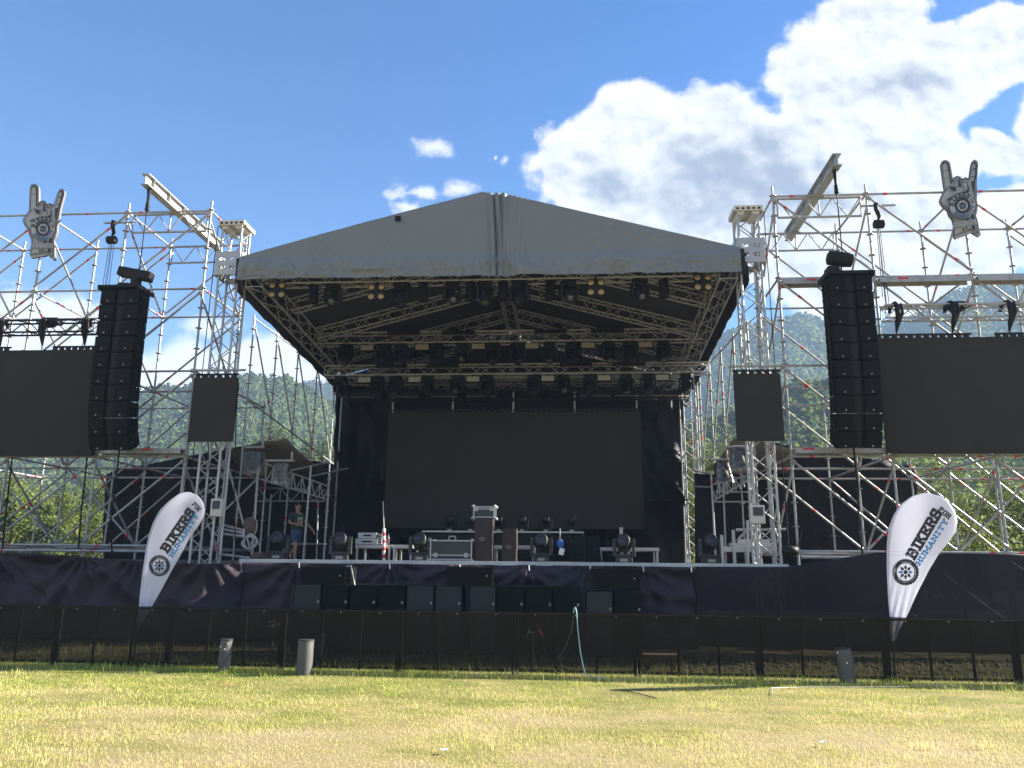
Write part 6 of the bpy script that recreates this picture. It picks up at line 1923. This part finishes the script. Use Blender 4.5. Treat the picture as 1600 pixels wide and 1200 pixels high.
skin('shirt', sv, [(0, 1), (1, 2), (2, 3), (3, 4), (3, 5), (5, 6), (3, 7), (7, 8)], [(.195, .15), (.182, .14), (.185, .14), (.165, .115), (.075, .075), (.085, .085), .078, (.085, .085), .078], shirt_m, man)
dv = [(0, 0, 1.0), (0, 0, .88), (.10, .03, .80), (.112, .10, .54), (-.10, -.03, .80), (-.10, -.14, .54)]
skin('shorts', dv, [(0, 1), (1, 2), (2, 3), (1, 4), (4, 5)], [(.165, .125), (.165, .125), .105, .098, .105, .098], denim_m, man)
hv = [(0, .03, 1.60), (0, .025, 1.68), (0, -.02, 1.735)]
skin('hair', hv, [(0, 1), (1, 2)], [(.075, .07), (.092, .095), (.075, .06)], hair_m, man)
skin('beard', [(0, -.07, 1.565), (0, -.085, 1.535)], [(0, 1)], [(.05, .03), (.035, .02)], hair_m, man, 0, 1)
mb = MB()
for s_ in (-1, 1): mb.lathe((s_ * .033, -.108, 1.645), (0, -1, 0), [(0, .012), (.006, .010), (.009, .004)], 8)
mb.build('eye', hair_m, man, local=True)
mb = MB(); mb.lathe((0, -.10, 1.645), (0, -.35, -1), [(0, .008), (.03, .016), (.045, .018), (.055, .008)], 8); mb.build('nose', skin_m, man, local=True)
mb = MB()
for s_ in (-1, 1): mb.lathe((s_ * .088, -.01, 1.635), (s_, 0, 0), [(0, .03), (.012, .026), (.016, .01)], 8)
mb.build('ear', skin_m, man, local=True)
skin('shoe', [(.11, .40, .13), (.11, .34, .05), (.11, .24, .03)], [(0, 1), (1, 2)], [.05, (.048, .035), (.042, .028)], shoe_m, man, 0, 1)
skin('shoe', [(-.10, -.13, .05), (-.10, -.23, .035), (-.10, -.33, .03)], [(0, 1), (1, 2)], [.05, (.048, .035), (.042, .028)], shoe_m, man, 0, 1)
dc = Decal(lambda x, y, k: V((x, -.150 - k - .02 * (1 - (x / .13) ** 2) + .004, y))); dc.step = .0012
for i in range(6):
    x0, x1 = -.09 + .03 * i, -.06 + .03 * i; dc.quad([(x0, 1.05), (x1, 1.05), (x1, 1.32), (x0, 1.32)], 0)
dc.disc((0, 1.17), .07, 20, 1); dc.disc((.005, 1.17), .055, 18, 2); dc.quad([(-.05, 1.10), (.05, 1.085), (.045, 1.105), (-.045, 1.12)], 1); dc.line([(-.07, 1.28), (.07, 1.28)], .02, 3); dc.disc((.0, 1.225), .045, 12, 1, .02)
dc.mb.build('shirt_print', [mat('print_beige', (.40, .37, .28), .8), ink, mat('print_tan', (.42, .28, .14), .8), mat('print_grey', (.2, .25, .2), .8)], man, local=True)

# ------------------------------------------------------------------ small things behind and before the barrier
p = at(1004, 1026, 13.9); q = at(1060, 1026, 13.9)
t = thing('wooden_bench', 'low old wooden bench behind the barrier right of the subwoofers', 'bench', (p.x, 13.9, 0)); z = max(.12, p.z)
mb = MB(); mb.box2((p.x, 13.8, z), (q.x, 13.93, z + .045)); mb.box2((p.x + .01, 13.95, z), (q.x + .01, 14.08, z + .045)); mb.build('seat', wood_m, t, bevel=.006)
for x in (p.x + .08, q.x - .08): mb = MB(); mb.box2((x - .03, 13.82, 0), (x + .03, 14.05, z - .002)); mb.build('leg', wood_m, t)
p = at(404, 1018, 14.0); q = at(456, 1018, 14.0)
mb = MB(); mb.box2((p.x, 13.9, .02), (q.x, 14.1, .075)); mb.box2((p.x - .1, 14.0, .078), (q.x - .2, 14.14, .12)); tag(mb.build('plank_pile', wood_m, bevel=.006), 'two old planks lying behind the barrier near the left grey pipes', 'planks')
c = V((at(838, 1040, 13.3).x, 13.3, 0)); t = thing('standpipe', 'water standpipe with a red lever and a dark tap behind the barrier', 'tap', c)
zt_ = at(838, 990, 13.3).z
mb = MB(); mb.tube((c.x - .06, 13.3, 0), (c.x - .06, 13.3, zt_), .014, 6); mb.build('pipe', postm, t)
mb = MB(); mb.tube((c.x - .06, 13.3, zt_), (c.x - .14, 13.27, zt_ + .02), .022, 7); mb.tube((c.x - .14, 13.27, zt_ + .03), (c.x - .15, 13.26, zt_ - .06), .018, 7); mb.tube((c.x - .12, 13.28, zt_ + .02), (c.x - .12, 13.28, zt_ + .10), .010, 6); mb.build('tap', mat('blue_tap', (.12, .12, .25), .5), t)
mb = MB(); mb.beam((c.x + .03, 13.27, zt_ + .06), (c.x + .09, 13.27, zt_ - .04), .04, .05); mb.tube((c.x + .02, 13.27, zt_ + .04), (c.x + .02, 13.27, zt_ + .13), .012, 6); mb.build('lever', tap_red, t, bevel=.008)
mb = MB(); mb.path([(c.x + .08, 13.28, zt_ - .04), (c.x + .12, 13.3, zt_ - .25), (c.x + .25, 13.3, .1), (c.x + .5, 13.35, .05)], .012, 6); mb.build('hose_tail', blackm, t)
a = [at(899, 949, 12.97), at(901, 957, 12.96), at(903, 985, 12.95), at(907, 1020, 12.93), at(911, 1040, 12.92), at(915, 1054, 12.85)]
b = [at(897, 950, 13.1), at(893, 985, 13.12), at(882, 1015, 13.15), at(870, 1030, 13.2)]
mb = MB(); mb.path(list(reversed(b)) + a + [V((a[-1].x + .1, 12.75, .02)), V((a[-1].x + .3, 12.6, .02))], .0085, 7); tag(mb.build('water_hose', hose_m), 'pale blue hose hanging over the barrier into the grass', 'hose')
mb = MB(); pts = [atz(1206, 1084, .02), atz(1206, 1075, .02), atz(1290, 1073, .02), atz(1400, 1073, .02), atz(1486, 1071, .02)]
mb.path(pts, .0055, 6); tag(mb.build('white_pipe', galv), 'thin pale pipe lying in the grass on the right', 'pipe')
mb = MB(); mb.path([atz(975, 1079, .02), atz(1000, 1084, .025), atz(1026, 1091, .015)], .006, 6); tag(mb.build('ground_cable', blackm), 'dark cable end lying in the grass in the middle', 'cable')
for i, (px, py, s_, lab) in enumerate(((694, 1172, .03, 'crumpled white paper scrap in the dry grass left of centre'), (1284, 1160, .03, 'flat white paper scrap in the dry grass on the right'))):
    p = atz(px, py, .03); mb = MB(); P = [[(p.x + s_ * (a_ - 2) * .5, p.y + s_ * (b_ - 2) * .4, .035 + .02 * noise.noise(V((a_ * .9, b_ * .8, i)))) for a_ in range(5)] for b_ in range(5)]
    mb.grid(P, 0, False); tag(mb.build('paper_scrap', paper_m, solid=.003), lab, 'litter', 'paper scraps in the grass')
# flowering weed by the barrier
c = V((at(424, 1030, 13.2).x, 13.2, 0)); t = thing('flowering_weed', 'thin tall weed with white flowers behind the barrier on the left', 'plant', c)
mb = MB(); h = at(424, 975, 13.2).z; mb.path([c, c + V((.02, 0, h * .5)), c + V((.0, 0, h))], [.008, .006, .003], 5)
for k in range(10):
    z = h * (.25 + .07 * k); s_ = 1 if k % 2 else -1; mb.path([c + V((.01, 0, z)), c + V((s_ * .05, -.01, z + .03)), c + V((s_ * .08, -.01, z + .02))], [.006, .010, .003], 5)
mb.build('stem', leaf_mat('weed_green', (.07, .10, .03), (.10, .13, .04)), t)
mb = MB()
for k in range(7): mb.lathe(c + V((rng.uniform(-.1, .1), rng.uniform(-.03, .03), h + rng.uniform(-.06, .04))), (0, -1, .6), [(0, .004), (.006, .014), (.010, .012)], 7)
mb.build('blossom', paper_m, t)
# loose stones below the right skirt
n = 900
sx, sy, ss = nr.uniform(1.5, 9.5, n), nr.uniform(13.6, 16.6, n), nr.uniform(.012, .06, n) ** 1.0
mb = MB()
ico = [V(v) for v in ((0, 0, 1), (.9, 0, .3), (.28, .85, .3), (-.72, .52, .3), (-.72, -.52, .3), (.28, -.85, .3), (0, 0, -.6))]
for i in range(n):
    o = V((sx[i], sy[i], ss[i] * .2)); R_ = Matrix.Rotation(rng.uniform(0, 6), 3, 'Z'); k_ = V((rng.uniform(.7, 1.4), rng.uniform(.7, 1.2), rng.uniform(.4, .8))) * float(ss[i])
    mb.add([o + R_ @ V((v.x * k_.x, v.y * k_.y, v.z * k_.z)) for v in ico], [(0, 1, 2), (0, 2, 3), (0, 3, 4), (0, 4, 5), (0, 5, 1), (1, 6, 2), (2, 6, 3), (3, 6, 4), (4, 6, 5), (5, 6, 1)])
tag(mb.build('gravel', stone_m), kind='stuff')
for lab, Y, pts in (('black cable hanging behind the left wide screen down to the skirt', 18.9, [(136, 715), (133, 745), (127, 800), (122, 862)]), ('black cable hanging at the far left scaffold post', 18.9, [(19, 715), (14, 760), (6, 830), (4, 862)]),
                    ('thin black cable with a plug hanging right of the left small screen', 18.3, [(371, 590), (372, 606), (369, 650), (366, 760), (368, 872)]), ('thin black cable hanging below the right small screen', 18.3, [(1221, 690), (1223, 740), (1229, 800), (1232, 850)]),
                    ('thin dark cable hanging inside the left roof mast', 18.3, [(325, 690), (327, 740), (322, 800), (318, 868)])):
    mb = MB(); mb.path([at(px, py, Y) for px, py in pts], .013 if 'thin' in lab else .022, 6)
    if 'plug' in lab: c = at(371, 604, 18.3); mb.tube(c + V((0, 0, .08)), c - V((0, 0, .16)), .04, 8)
    tag(mb.build('hanging_cable', blackm), lab, 'cable')
# tall weeds along the fence foot are part of the grass; the air between here and the far hills
if HAZE_D > 0:
    m = bpy.data.materials.new('haze'); g = NT(m)
    pv = g.n('ShaderNodeVolumePrincipled', i_Density=HAZE_D, i_Anisotropy=.0); pv.inputs['Color'].default_value = (.46, .68, 1, 1)
    g.t.links.new(pv.outputs[0], g.n('ShaderNodeOutputMaterial').inputs['Volume'])
    mb = MB(); mb.box2((-980, -210, -1), (980, 1000, 265)); tag(mb.build('haze', m), kind='stuff')
for o in SC.objects:
    if o.type == 'MESH': o.visible_volume_scatter = True
